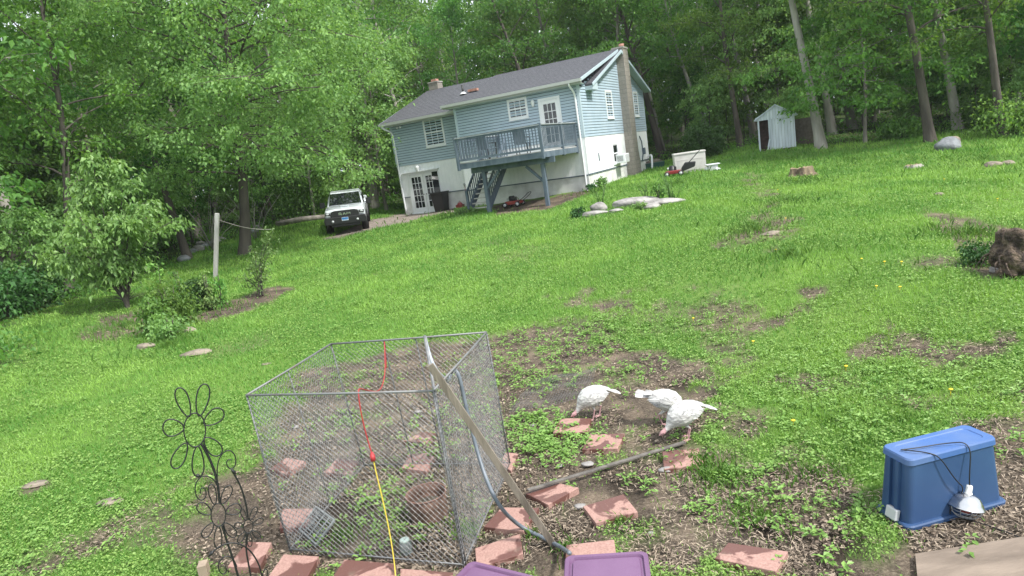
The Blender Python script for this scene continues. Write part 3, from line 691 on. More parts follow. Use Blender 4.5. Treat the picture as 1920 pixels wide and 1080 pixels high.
M_WOODG = mat('weathered_wood', (.11, .09, .072), .85, (.23, .195, .16), 9, 7, .5, 40, stretch=(1, 1, .15))
def brickmat(m, c1, c2, mort, sx, sy, rot=None):
    m.use_nodes = True; N, L = m.node_tree.nodes, m.node_tree.links; b = N['Principled BSDF']; b.inputs['Roughness'].default_value = .9
    t = N.new('ShaderNodeTexCoord'); br = N.new('ShaderNodeTexBrick'); mp = N.new('ShaderNodeMapping')
    sx_ = N.new('ShaderNodeSeparateXYZ'); cb_ = N.new('ShaderNodeCombineXYZ'); ad = N.new('ShaderNodeMath'); ad.operation = 'ADD'
    L.new(t.outputs['Object'], sx_.inputs[0]); L.new(sx_.outputs['X'], ad.inputs[0]); L.new(sx_.outputs['Y'], ad.inputs[1])
    L.new(ad.outputs[0], cb_.inputs['X']); L.new(sx_.outputs['Z'], cb_.inputs['Y']); L.new(cb_.outputs[0], br.inputs['Vector'])
    br.inputs['Color1'].default_value = (*c1, 1); br.inputs['Color2'].default_value = (*c2, 1); br.inputs['Mortar'].default_value = (*mort, 1)
    br.inputs['Scale'].default_value = 1; br.inputs['Brick Width'].default_value = sx; br.inputs['Row Height'].default_value = sy; br.inputs['Mortar Size'].default_value = .008
    nz = N.new('ShaderNodeTexNoise'); nz.inputs['Scale'].default_value = 12; nz.inputs['Detail'].default_value = 8; L.new(t.outputs['Object'], nz.inputs['Vector'])
    mr = N.new('ShaderNodeMapRange'); mr.inputs['To Min'].default_value = .7; mr.inputs['To Max'].default_value = 1.25; L.new(nz.outputs['Fac'], mr.inputs['Value'])
    mm = N.new('ShaderNodeVectorMath'); mm.operation = 'SCALE'; L.new(br.outputs['Color'], mm.inputs[0]); L.new(mr.outputs[0], mm.inputs['Scale']); L.new(mm.outputs[0], b.inputs['Base Color'])
    bp = N.new('ShaderNodeBump'); bp.inputs['Strength'].default_value = .5; bp.inputs['Distance'].default_value = .01; bp.invert = True; L.new(br.outputs['Fac'], bp.inputs['Height']); L.new(bp.outputs[0], b.inputs['Normal'])
brickmat(M_BLOCK, (.25, .225, .20), (.30, .27, .24), (.18, .165, .15), .42, .21)

# ------------------------------------------------------------------ house; local x to the right along the front, y to the back, z up from the left door sill
HZ = .98; HROT = math.atan2(-UA.y, -UA.x)
house = empty('house', (HC.x, HC.y, HZ), HROT, 'blue sided raised ranch house with white basement and grey roof', 'house')
# heights relative to HZ (photo heights minus .98)
SB, EV, RG = 3.47-HZ, 5.76-HZ, 7.42-HZ       # siding bottom, eave, ridge
XR, XB, XL = 0., -6.1, -10.65                 # right gable, step in the front, left gable
YB, YM, YE = 1.2, 5.9, 10.7                   # recessed front wall, ridge line, back wall
def lap(mb, p0, p1, z0, z1, nrm, course=.125, top=None):
    """lap siding on a vertical wall from p0 to p1 (x,y), courses leaning outwards; top(t) gives the wall's height at t"""
    p0 = Vector((*p0, 0)); p1 = Vector((*p1, 0)); nv = Vector((*nrm, 0)); z = z0
    while z < z1-.01:
        zt = min(z+course, z1)
        if top:      # gable: clip the course to the sloping edges
            ts = [i/200 for i in range(201) if top(i/200) >= zt-.02]
            if not ts: break
            a, b = ts[0], ts[-1]
            if b-a < .01: break
        else: a, b = 0, 1
        q0 = p0.lerp(p1, a); q1 = p0.lerp(p1, b)
        zq = zt-.02
        V = [q0+nv*.046+Vector((0, 0, z)), q1+nv*.046+Vector((0, 0, z)), q1+nv*.028+Vector((0, 0, zq)), q0+nv*.028+Vector((0, 0, zq)), q0+nv*.0+Vector((0, 0, z)), q1+nv*.0+Vector((0, 0, z))]
        mb.add(V, [(0, 1, 2, 3), (4, 5, 1, 0)]); z = zt
def grooved(mb, p0, p1, z0, z1, nrm, step=.2):
    p0 = Vector((*p0, 0)); p1 = Vector((*p1, 0)); nv = Vector((*nrm, 0)); Ln = (p1-p0).length; d = (p1-p0).normalized(); x = 0
    while x < Ln-.001:
        e = min(x+step-.022, Ln); a, b = p0+d*x, p0+d*e
        mb.add([a+nv*.03+Vector((0, 0, z0)), b+nv*.03+Vector((0, 0, z0)), b+nv*.03+Vector((0, 0, z1)), a+nv*.03+Vector((0, 0, z1))], [(0, 1, 2, 3)])
        c = p0+d*min(x+step, Ln)
        mb.add([b+nv*.03+Vector((0, 0, z0)), b+nv*.014+Vector((0, 0, z0)), b+nv*.014+Vector((0, 0, z1)), b+nv*.03+Vector((0, 0, z1)),
                c+nv*.014+Vector((0, 0, z0)), c+nv*.014+Vector((0, 0, z1)), c+nv*.03+Vector((0, 0, z0)), c+nv*.03+Vector((0, 0, z1))], [(0, 1, 2, 3), (1, 4, 5, 2), (4, 6, 7, 5)]); x += step
# solid core of the building (front bump, main block), walls sit on it
mb = MB(); mb.box(XB, XR-.0, 0, YB+.05, -.5, EV-.06); mb.box(XL, XR-.0, YB, YE, -.5, EV-.02)
mb.prism([(YB, EV-.02), (YE, EV-.02), (YM, RG-.12)], XL, XR-.0, 'x')
mb.build('wall_core', M_FOUND, house); mb = MB(); mb.box(XB+.004, XR-.004, -.008, -.003, SB, EV-.1); mb.box(XL+.004, XB-.004, YB-.008, YB-.003, SB, EV-.1); mb.box(XR+.003, XR+.008, .004, YE-.004, SB, EV-.1); mb.build('siding_gap_shade', M_BLACK, house)  # black sheet behind the siding gaps, painted shade for the shadow lines between courses
# clad surfaces
mb = MB(); lap(mb, (XB, 0), (XR, 0), SB, EV-.02, (0, -1)); mb.build('front_siding', M_SIDE, house)
mb = MB(); lap(mb, (XL, YB), (XB, YB), SB, EV-.02, (0, -1)); mb.build('front_siding', M_SIDE, house)
mb = MB(); lap(mb, (XB, YB), (XB, 0), SB, EV-.02, (-1, 0)); mb.build('front_siding', M_SIDE, house)
def gtop(t):
    y = t*YE
    if y < YM: return max(EV + (RG-EV)*(y-YB)/(YM-YB), EV-.06 + (RG-EV)*(y)/(YM)) - .1
    return EV + (RG-EV)*(YE-y)/(YE-YM) - .1
mb = MB(); lap(mb, (XR, 0), (XR, YE), SB, RG, (1, 0), top=gtop); mb.build('gable_siding', M_SIDE, house)
mb = MB(); lap(mb, (XL, YE), (XL, YB), SB, EV, (-1, 0)); mb.build('gable_siding', M_SIDE, house)
BT = 1.88-HZ                                   # bottom edge of the white panelling
mb = MB(); grooved(mb, (XB, 0), (XR, 0), BT, SB-.03, (0, -1)); grooved(mb, (XB, YB), (XB, 0), BT, SB-.03, (-1, 0)); mb.build('lower_wall', M_SHAKE, house)
mb = MB(); grooved(mb, (XL, YB), (XB, YB), BT, SB-.03, (0, -1)); mb.build('lower_wall', M_SHAKE, house)
mb = MB(); mb.box(XR+.001, XR+.03, .0, YE, BT+.02, SB-.03)
mb.build('lower_wall', M_SHAKE, house)
mb = MB(); grooved(mb, (XL, YE), (XL, YB), BT, SB-.03, (-1, 0)); mb.build('lower_wall', M_SHAKE, house)
MB().box(XB-.03, XR+.001, -.045, -.002, BT-.05, BT-.004).build('drip_edge', M_DECK, house)
for bx in ((XR+.002, XR+.045, 0, YE, BT-.03, BT+.016), (-8.24, XB-.03, YB-.045, YB-.002, BT-.05, BT-.004), (XL-.02, -10.12, YB-.045, YB-.002, BT-.05, BT-.004)): MB().box(*bx).build('drip_edge', M_DECK, house)
# corner boards
for x, y in ((XR, 0), (XB, 0), (XL, YB), (XR, YE)):
    sx = 1 if x == XR else -1; sy = 1 if y == YE else -1
    mb = MB(); mb.box(min(x, x+sx*.045)-(.07 if sx > 0 else 0), max(x, x+sx*.045)+(.07 if sx < 0 else 0), min(y, y+sy*.045)-(.07 if sy > 0 else 0), max(y, y+sy*.045)+(.07 if sy < 0 else 0), SB-.02, EV-.03); mb.build('corner_board', M_TRIMB, house)
# roof: main gable, plus the shallower plane over the front bump
OV = .38
def slab(mb, pts, th=.11):
    up = [Vector(p) for p in pts]; dn = [p-Vector((0, 0, th)) for p in up]; m = len(up)
    mb.add(up+dn, [tuple(range(m)), tuple(range(m, 2*m))[::-1]] + [(i, m+i, m+(i+1) % m, (i+1) % m) for i in range(m)])
sl = (RG-EV)/(YM-YB)
x0, x1 = XL-OV, XR+OV
yF, zF = YB-OV, EV-sl*OV+.06; yK, zK = YE+OV, EV-(RG-EV)/(YE-YM)*OV+.06
mb = MB(); slab(mb, [(x0, yF, zF), (x1, yF, zF), (x1, YM, RG+.06), (x0, YM, RG+.06)]); slab(mb, [(x0, YM, RG+.058), (x1, YM, RG+.058), (x1, yK, zK), (x0, yK, zK)])
for i in range(18):  # shingle courses
    t = (i+.5)/18; y = yF+(YM-yF)*t; z = zF+(RG+.06-zF)*t
    mb.box(x0+.01, x1-.01, y, y+.012, z-.0, z+.012)
rf = mb.build('roof', M_ROOF, house)
zB = EV+.10; yBf = -OV
mb = MB(); slab(mb, [(XB-.42, yBf, zB), (XR+.3, yBf, zB), (XR+.3, YM-.15, RG+.09), (XB-.42, YM-.15, RG+.09)], .1)
for i in range(18):
    t = (i+.5)/18; y = yBf+(YM-.15-yBf)*t; z = zB+(RG+.09-zB)*t; mb.box(XB-.41, XR+.29, y, y+.012, z, z+.012)
mb.build('roof', M_ROOF, house)
# fascia and rake boards
mb = MB(); mb.box(XB-.42, XR+.32, yBf-.03, yBf-.002, zB-.2, zB-.01); mb.build('fascia', M_GUT, house)
mb = MB(); mb.box(x0, XB-.3, yF-.03, yF-.002, zF-.2, zF-.01); mb.build('fascia', M_GUT, house)
def rake(p, q, h=.13): 
    mb = MB(); mb.bar(p, q, .03, h); return mb.build('rake_board', M_TRIMB, house)
rake((x1+.017, yF-.03, zF-.07), (x1+.017, YM, RG-.03)); rake((x1+.017, YM, RG-.03), (x1+.017, yK, zK-.08)); rake((x0-.017, yF, zF-.07), (x0-.017, YM, RG-.03))
rake((XR+.3+.017, yBf-.03, zB-.06), (XR+.3+.017, YM-.3, RG-.02)); rake((XB-.437, yBf, zB-.07), (XB-.437, YM-.3, RG-.02), .12)
mb = MB(); mb.box(XB-.3, XR+.3, yBf, 0, zB-.215, zB-.2); mb.box(x0, XB-.3, yF, YB, zF-.215, zF-.2)
slab(mb, [(XR+.03, yF, zF-.12), (x1, yF, zF-.12), (x1, YM, RG-.07), (XR+.03, YM, RG-.07)], .015); slab(mb, [(XR+.03, YM, RG-.07), (x1, YM, RG-.07), (x1, yK, zK-.12), (XR+.03, yK, zK-.12)], .015)
mb.build('soffit', M_SOFF, house)
# cornice return under the old rake end
mb = MB(); mb.prism([(yF-.02, zF-.26), (yF+.75, zF-.26), (yF+.75, zF+.05), (yF-.02, zF-.1)], XR+.03, x1-.005, 'x'); mb.build('cornice_return', M_TRIMB, house)
# gutters and downspouts
def gutter(a, b, y, z, xd, y2):
    mb = MB(); mb.box(a, b, y-.13, y-.032, z-.12, z-.105); mb.box(a, b, y-.14, y-.125, z-.12, z+.0); mb.box(a-.012, a, y-.14, y-.03, z-.12, z); mb.box(b, b+.012, y-.14, y-.03, z-.12, z)
    g = mb.build('gutter', M_GUT, house)
gutter(XB-.42, XR+.3, yBf, zB-.02, 0, 0); gutter(x0, XB-.44, yF, zF-.02, 0, 0)
mb = MB(); mb.tube(chaikin([(-.22, yBf-.08, zB-.14), (-.22, yBf-.08, zB-.24), (-.16, -.09, zB-.5), (-.14, -.09, zB-.9), (-.12, -.09, .3), (-.1, -.12, .1)], 2), .045, 8); mb.build('downspout', M_TRIM, house)
mb = MB(); mb.tube(chaikin([(x0+.15, yF-.08, zF-.14), (x0+.2, yF-.08, zF-.24), (XL+.1, YB-.08, zF-.5), (XL+.1, YB-.08, zF-.9), (XL+.1, YB-.08, .1)], 2), .045, 8); mb.build('downspout', M_TRIM, house)
# windows
def win(x0, x1, z0, z1, y, side=False, cols=3, rows=2, name='window', door=False):
    M = Matrix.Identity(4)
    if side: M = Matrix.Translation((XR, 0, 0)) @ Matrix.Rotation(math.pi/2, 4, 'Z')   # local x -> +y, local -y -> +x
    t = .09; f = MB(); yy = 0
    def B(m_, a, b, c, d, e, g): m_.box(a, b, c, d, e, g, Matrix.Translation((0, y, 0)) if not side else M)
    B(f, x0, x1, -.07, -.02, z1-t, z1); B(f, x0, x1, -.07, -.02, z0, z0+t); B(f, x0, x0+t, -.068, -.02, z0+t, z1-t); B(f, x1-t, x1, -.068, -.02, z0+t, z1-t)
    B(f, x0-.03, x1+.03, -.1, -.02, z0-.035, z0)
    w = f.build('window', M_TRIM, house, bevel=.006, seg=1)
    g = MB(); B(g, x0+t, x1-t, -.034, -.02, z0+t, z1-t); g.build('pane', M_GLASS, w)
    s = MB(); a, b, c, d = x0+t, x1-t, z0+t, z1-t; mid = (c+d)/2
    B(s, a, b, -.058, -.036, mid-.028, mid+.028)
    for i in range(1, cols): xx = a+(b-a)*i/cols; B(s, xx-.008, xx+.008, -.05, -.036, c, mid-.028); B(s, xx-.008, xx+.008, -.05, -.036, mid+.028, d)
    for hf in ((c, mid-.028), (mid+.028, d)):
        for j in range(1, rows): zz = hf[0]+(hf[1]-hf[0])*j/rows; B(s, a, b, -.0485, -.036, zz-.008, zz+.008)
    for zz in (c, d-.035): B(s, a+.001, b-.001, -.056, -.036, zz+.001, zz+.024)
    s.build('sash', M_TRIM, w)
    return w
win(-3.36, -2.40, 4.68-HZ, 5.58-HZ, 0)
win(-8.68, -7.52, 4.16-HZ, 5.55-HZ, YB)
win(3.55, 4.6, 4.2-HZ, 5.52-HZ, 0, True, 2, 2); win(8.5, 9.4, 4.25-HZ, 5.58-HZ, 0, True, 2, 2)
win(3.75, 4.65, 2.05-HZ, 3.05-HZ, 0, True, 1, 1)
# doors
def leaf_door(name, M, w, h, cols=3, rows=5, mid=False):
    d = MB(); st = .13; z0, z1 = .24, h-.15; xm = None
    d.box(0, st, -.045, 0, 0, h, M); d.box(w-st, w, -.045, 0, 0, h, M); d.box(st, w-st, -.0445, 0, 0, z0, M); d.box(st, w-st, -.0445, 0, z1, h, M)
    o = d.build(name, M_DOORW, house, bevel=.004, seg=1)
    g = MB(); g.box(st, w-st, -.026, -.012, z0, z1, M); g.build('pane', M_GLASS, o)
    s = MB()
    for i in range(1, cols): x = st+(w-2*st)*i/cols; s.box(x-.013, x+.013, -.037, -.026, z0, z1, M)
    for j in range(1, rows): z = z0+(z1-z0)*j/rows; s.box(st, w-st, -.0355, -.026, z-.013, z+.013, M)
    s.build('muntins', M_DOORW, o)
    k = MB(); k.blob((w-.07, -.08, h*.46), (.028, .03, .028), 8, 6, M); k.build('handle', M_BLACK, o)
    return o
T = Matrix.Translation
leaf_door('french_door', T((-10.02, YB-.035, .03)), .83, 1.95)
leaf_door('french_door', T((-8.36, YB-.035, .03)) @ Matrix.Rotation(math.radians(180), 4, 'Z') @ Matrix.Scale(-1, 4, (0, 1, 0)), .8, 1.95)
mb = MB()
for a, b, c, d in ((-10.12, -10.03, 0, 2.07), (-8.34, -8.25, 0, 2.07), (-10.03, -8.34, 1.99, 2.07)): mb.box(a, b, YB-.085, YB-.02, c, d)
mb.box(-10.4, -8.15, YB-.22, YB-.02, 2.08, 2.13); mb.box(-10.05, -8.3, YB-.3, YB-.02, -.12, .025); mb.build('door_frame', M_TRIM, house, bevel=.005, seg=1)
mb = MB(); mb.box(-8.6, -8.27, YB-.11, YB-.083, .05, 1.98); mb.build('storm_door', M_GLASS, house)
# deck door, one leaf standing open
mb = MB(); zd = 3.2-HZ
for a, b, c, d in ((-1.88, -1.78, zd, zd+2.16), (-.96, -.86, zd, zd+2.16), (-1.78, -.96, zd+2.06, zd+2.16)): mb.box(a, b, -.07, -.02, c, d)
mb.build('door_frame', M_TRIM, house, bevel=.005, seg=1)
leaf_door('deck_door', T((-1.78, -.03, zd+.02)), .82, 2.03)
leaf_door('storm_door', T((-.93, -.07, zd+.02)) @ Matrix.Rotation(math.radians(-118), 4, 'Z') @ Matrix.Scale(-1, 4, (1, 0, 0)) @ T((0, 0, 0)), .8, 2.02, 1, 2)
# lamps
def wall_lamp(x, y, z, s=1):
    mb = MB(); mb.box(x-.05*s, x+.05*s, y-.05, y-.02, z-.09*s, z+.1*s); mb.tube([(x, y-.05, z+.06*s), (x, y-.14*s, z+.1*s), (x, y-.15*s, z+.02*s)], .012, 6)
    o = mb.build('wall_lamp', M_TRIM, house); k = MB(); k.lathe([(.02, .14), (.1*s, .06*s), (.105*s, .03*s), (.06*s, -.16*s), (.02, -.2*s)], 10, T((x, y-.15*s, z))); k.build('lamp_shade', mat('frosted_glass', (.7, .72, .72), .25), o)
wall_lamp(-2.1, 0, 5.25-HZ, .85); wall_lamp(-9.35, YB, 3.25-HZ, 1.1)
mb = MB(); mb.box(XL+.55, XL+.63, YB-.1, YB-.02, EV-.42, EV-.34)
for sx in (-.09, .09): mb.lathe([(.02, -.06), (.055, .02), (.058, .06), (0, .06)], 10, T((XL+.59+sx, YB-.14, EV-.36)) @ Matrix.Rotation(math.radians(115), 4, 'X'))
mb.build('floodlight', M_TRIM, house)
# chimneys
cz1 = 7.6-HZ
mb = MB(); mb.prism([(6.0, -.4), (7.25, -.4), (7.25, 1.0), (7.05, 1.6), (7.0, cz1-.03), (6.12, cz1-.03), (6.05, 1.6)], XR+.03, XR+.42, 'x'); mb.box(XR-.12, XR+.03, 6.13, 6.99, RG-.5, cz1-.03)
ch = mb.build('chimney', M_BLOCK, house); mb = MB(); mb.box(XR-.15, XR+.45, 6.09, 7.03, cz1-.03, cz1+.04); mb.build('cap', M_CONC, ch)
mb = MB(); mb.tube([(XR+.27, 6.5, cz1+.03), (XR+.27, 6.5, cz1+.2)], .13, 10); mb.build('flue', M_CLAY, ch)
cx, cy = -10.55, 6.1
mb = MB(); mb.box(cx-.3, cx+.3, cy-.27, cy+.27, RG-.8, RG+.42); ch = mb.build('chimney', M_BLOCK, house)
mb = MB(); mb.box(cx-.33, cx+.33, cy-.3, cy+.3, RG+.42, RG+.48); mb.build('cap', M_CONC, ch)
mb = MB(); mb.box(cx-.16, cx+.16, cy-.15, cy+.15, RG+.48, RG+.62); mb.build('flue', M_CLAY, ch)
q = .3; vy = yBf+(YM-.15-yBf)*q; vz = zB+(RG+.09-zB)*q
mb = MB(); mb.tube([(-6.3, vy, vz-.1), (-6.3, vy, vz+.45)], .05, 8); v = mb.build('vent_pipe', M_BLACK, house); mb = MB(); mb.lathe([(.19, .03), (.12, .07), (.06, .13)], 12, T((-6.3, vy, vz))); mb.build('flashing', M_TRIM, v)
mb = MB(); mb.box(-6.1, -5.6, vy+.1, vy+.3, vz+.09, vz+.2, T((0, 0, 0))); mb.build('roof_patch', M_CLAY, house)
# small fittings on the walls
mb = MB(); mb.box(XR+.03, XR+.06, 1.55, 1.63, 2.35-HZ, 2.7-HZ); mb.tube([(XR+.07, 8.9, 3.2-HZ), (XR+.08, 9.2, 2.9-HZ), (XR+.07, 9.3, 2.3-HZ), (XR+.07, 9.0, 1.9-HZ)], .03, 6); mb.box(XR+.03, XR+.15, 9.3, 9.6, 2.2-HZ, 2.55-HZ); mb.build('meter_box', M_DECK, house)
mb = MB(); mb.tube(chaikin([(XR+.1, YE-.3, 2.05-HZ), (XR+.35, YE-.7, 2.1-HZ), (XR+.45, YE-1.1, 1.95-HZ), (XR+.45, YE-1.2, 1.5-HZ), (XR+.42, YE-1.25, 1.32-HZ)], 2), .055, 8); mb.build('drain_pipe', M_TRIM, house)
mb = MB(); mb.tube([(-6.85, YB-.05, 1.1), (-6.85, YB-.06, .5), (-6.9, YB-.06, .05)], .012, 5); mb.build('conduit', M_RED, house)
mb = MB(); mb.blob((-6.85, YB-.08, 1.15), (.07, .05, .07), 8, 6); mb.build('outlet_box', M_GREY, house)

# deck with its stairs
DY, DX0, DX1 = -3.9, -4.05, -.32
zd0 = 3.1-HZ
mb = MB()
n_ = 27
for i in range(n_):
    y = DY + (0-.03-DY)*i/n_; mb.box(DX0, DX1, y, y+(.0-DY)/n_-.012, zd0, zd0+.035)
deck = mb.build('deck', M_DECKF, house)
mb = MB(); mb.box(DX0, DX1, DY-.04, DY-.002, zd0-.22, zd0-.0); mb.box(DX0-.04, DX0-.002, DY-.04, -.03, zd0-.22, zd0); mb.box(DX1+.002, DX1+.04, DY-.04, -.03, zd0-.22, zd0)
for i in range(9): x = DX0+(DX1-DX0)*(i+.5)/9; mb.box(x-.02, x+.02, DY, -.03, zd0-.2, zd0-.006)
mb.box(DX0+.2, DX1+.18, -3.36, -3.24, zd0-.44, zd0-.205)
mb.build('joists', M_DECK, deck)
M_CAP = mat('rail_cap_paint', (.24, .27, .29), .7, (.34, .36, .37), 6)
def railing(p, q, posts, z=zd0, h=1.02, step=.125, name='railing'):
    p = Vector((*p, z)); q = Vector((*q, z)); L_ = (q-p).length; d = (q-p)/L_; mb = MB()
    mb.bar(p+Vector((0, 0, h-.07)), q+Vector((0, 0, h-.07)), .04, .085); mb.bar(p+Vector((0, 0, .14)), q+Vector((0, 0, .14)), .04, .085)
    k = int(L_/step)
    for i in range(k): c = p+d*(L_*(i+.5)/k)+Vector((0, 0, 0)); mb.bar(c+Vector((0, 0, .1)), c+Vector((0, 0, h-.04)), .03, .03, up=d)
    o = mb.build(name, M_DECK, deck); MB().bar(p+Vector((0, 0, h)), q+Vector((0, 0, h)), .13, .035).build('rail_cap', M_CAP, o)
    for t in posts: c = p+d*L_*t; m2 = MB(); m2.bar(c-Vector((0, 0, .26)), c+Vector((0, 0, h+.05)), .1, .1, up=d); m2.build('railing_post', M_DECK, deck)
railing((DX0, DY-.06), (DX1, DY-.06), (0, 1)); railing((DX1+.0, DY), (DX1+.0, -.1), (.55, .99)); railing((DX0, DY), (DX0, -.1), (.5, .99))
for x in (DX0+.75, DX1-.35):
    mb = MB(); g = .02
    mb.box(x-.075, x+.075, -3.375, -3.225, g-.2, zd0-.44)
    s = 1 if x < -3 else -1
    mb.bar((x+s*.02, -3.3, zd0-1.15), (x+s*.72, -3.3, zd0-.46), .09, .1); mb.build('support_post', M_DECK, deck, bevel=.006, seg=1)
# stairs rising from the front to the deck
sx0, sx1 = -4.62, -3.7; sy0, sy1 = -2.6, -.85; ns = 11; sz0, sz1 = .0, zd0
mb = MB()
for i in range(ns-1):
    t = (i+1)/ns; y = sy0+(sy1-sy0)*t-.1; z = sz0+(sz1-sz0)*t; xo = .35*t
    mb.box(sx0+.02+xo, sx1-.02+xo, y-.1, y+.17, z-.02, z+.022)
st = mb.build('staircase', M_DECKF, deck)
mb = MB()
for x in (sx0, sx1): mb.bar((x, sy0-.1, sz0+.02), (x+.35, sy1, sz1-.1), .04, .27)
mb.build('stringer', M_DECK, st)
mb = MB()
for x in (sx0-.03, sx1+.03):
    mb.bar((x, sy0, sz0+.92), (x+.35, sy1, sz1+.82), .045, .1); mb.bar((x, sy0, sz0+.28), (x+.35, sy1, sz1+.12), .035, .06); mb.bar((x, sy0-.02, sz0-.15), (x, sy0-.02, sz0+1.0), .1, .1, up=(1, 0, 0))
    for i in range(14):
        t = (i+.5)/14; p = Vector((x+.35*t, sy0+(sy1-sy0)*t, sz0+(sz1-sz0)*t)); mb.bar(p+Vector((0, 0, .2)), p+Vector((0, 0, .86)), .034, .034, up=(1, 0, 0))
mb.build('stair_railing', M_DECK, st)

def HP(x, y, z=None):
    """house-local point to world; z None = on the ground"""
    p = Vector((HC.x, HC.y, 0)) - UA*x + UB*y
    p.z = gz(p.x, p.y) if z is None else HZ+z
    return p
# deck chairs
def deck_chair(x, y, rz, label):
    c = empty('deck_chair', HP(x, y, zd0+.036), HROT+rz, label, 'chair', 'chairs on the deck')
    m = M_DECK
    MB().box(-.25, .25, -.25, .25, .4, .43).build('seat', m, c, bevel=.01); mb = MB(); mb.box(-.25, .25, .23, .26, .43, .98, Matrix.Rotation(-.12, 4, 'X')); mb.build('backrest', m, c, bevel=.01)
    for sx in (-1, 1):
        for sy in (-1, 1): MB().bar((sx*.22, sy*.22, 0), (sx*.23, sy*.22, .41), .03, .03, up=(1, 0, 0)).build('leg', M_BLACK, c)
        mb = MB(); mb.box(sx*.26-.025, sx*.26+.025, -.22, .25, .62, .65); mb.box(sx*.26-.015, sx*.26+.015, -.22, -.19, .43, .62); mb.build('armrest', M_BLACK, c)
deck_chair(-1.5, -3.1, 3.3, 'blue grey chair on the deck beside the middle railing post'); deck_chair(-3.2, -2.8, 2.9, 'blue grey chair at the left end of the deck')
# window air conditioner
ac = empty('air_conditioner', HP(XR+.04, 4.4, 2.05-HZ), HROT, 'white box air conditioner hanging from the basement window of the gable wall', 'air conditioner')
MB().box(.03, .5, -.38, .38, 0, .42).build('casing', M_TRIM, ac, bevel=.02)
mb = MB()
for i in range(9): mb.box(.5, .508, -.33, .33, .05+i*.038, .07+i*.038)
mb.build('grille', M_GREY, ac)
mb = MB()
for i in range(6): mb.box(.12+i*.05, .14+i*.05, .378, .384, .08, .34); mb.box(.12+i*.05, .14+i*.05, -.384, -.378, .08, .34)
mb.build('vent', M_BLACK, ac)
# black bin by the french doors
p = HP(-8.0, .55); bn = empty('trash_bin', p, HROT, 'black square trash bin beside the white french doors', 'trash bin')
mb = MB(); 
def frust(mb, a0, b0, a1, b1, z0, z1, M=None):
    V = [Vector(v) for v in ((-a0, -b0, z0), (a0, -b0, z0), (a0, b0, z0), (-a0, b0, z0), (-a1, -b1, z1), (a1, -b1, z1), (a1, b1, z1), (-a1, b1, z1))]
    if M is not None: V = [M @ v for v in V]
    return mb.add(V, [(0, 3, 2, 1), (4, 5, 6, 7), (0, 1, 5, 4), (1, 2, 6, 5), (2, 3, 7, 6), (3, 0, 4, 7)])
frust(mb, .26, .26, .33, .33, 0, .88).build('body', M_BLACK, bn, bevel=.02); MB().box(-.36, .36, -.36, .36, .88, .95).build('lid', M_BLACK, bn, bevel=.02)

# ------------------------------------------------------------------ yard: shed, rocks, stumps, chest, mowers
R = random.Random(4)
p = atD(1458, 279, 37); p = onground(p.x, p.y); shed = empty('garden_shed', p, math.radians(-23), 'small white wooden shed with open dark doorway under the trees', 'shed')
SW = .86; mb = MB(); ez = 1.62; rz_ = 2.16
M_SHED = mat('shed_paint', (.40, .45, .50), .8, (.56, .61, .66), 6, 7, .3, 30, stretch=(1, 1, .12), ramp=(.3, .6))
def boards(mb, x0, x1, z0, z1f, y, w=.14):
    x = x0
    while x < x1-.01:
        e = min(x+w-.008, x1); mb.add([(x, y, z0), (e, y, z0), (e, y, z1f(e)), (x, y, z1f(x)), (x, y+.03, z0), (e, y+.03, z0), (e, y+.03, z1f(e)), (x, y+.03, z1f(x))], [(0, 1, 2, 3), (1, 5, 6, 2), (4, 0, 3, 7), (3, 2, 6, 7), (5, 4, 7, 6)]); x += w
gt = lambda x: ez + (rz_-ez)*(1-abs(x)/(SW+.12))
boards(mb, -.32, SW, 0, lambda x: 1.5, -.8); boards(mb, -SW, -.8, 0, lambda x: 1.5, -.8)
mb.build('wall', M_SHED, shed)
mb = MB(); boards(mb, -SW-.1, SW+.1, 1.5, gt, -.83); mb.build('gable', M_SHED, shed)
mb = MB(); mb.box(-SW, -SW+.03, -.78, 1.2, 0, ez); mb.box(SW-.03, SW, -.78, 1.2, 0, ez); mb.box(-SW, SW, 1.2, 1.23, 0, ez); mb.build('wall', M_SHED, shed)
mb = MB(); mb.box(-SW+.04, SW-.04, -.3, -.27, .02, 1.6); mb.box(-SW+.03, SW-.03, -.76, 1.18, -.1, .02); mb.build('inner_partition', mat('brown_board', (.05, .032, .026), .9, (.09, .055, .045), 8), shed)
mb = MB(); slab(mb, [(-SW-.16, -.92, ez-.06), (0, -.92, rz_+.04), (0, 1.32, rz_+.04), (-SW-.16, 1.32, ez-.06)], .05); slab(mb, [(0, -.92, rz_+.042), (SW+.16, -.92, ez-.058), (SW+.16, 1.32, ez-.058), (0, 1.32, rz_+.042)], .05); mb.build('roof', M_SHED, shed)
mb = MB(); mb.box(-.36, -.3, -.86, -.82, 0, 1.52); mb.box(-.82, -.78, -.86, -.82, 0, 1.52); mb.bar((-.45, -.95, .02), (-.33, -.88, .55), .12, .03); mb.build('door_frame', M_SHED, shed)
p = atD(1508, 277, 38.5); p = onground(p.x, p.y); mb = MB(); mb.box(-.55, .55, 0, .03, 0, 1.35)
for i in range(6): mb.box(-.54+i*.185, -.38+i*.185, -.02, -.001, .02, 1.33)
tag(mb.build('fence_panel', mat('old_brown_fence', (.09, .075, .062), .9, (.14, .12, .10), 8), None, p, math.radians(-20)), 'old brown board panel standing behind the right side of the shed', 'fence panel')

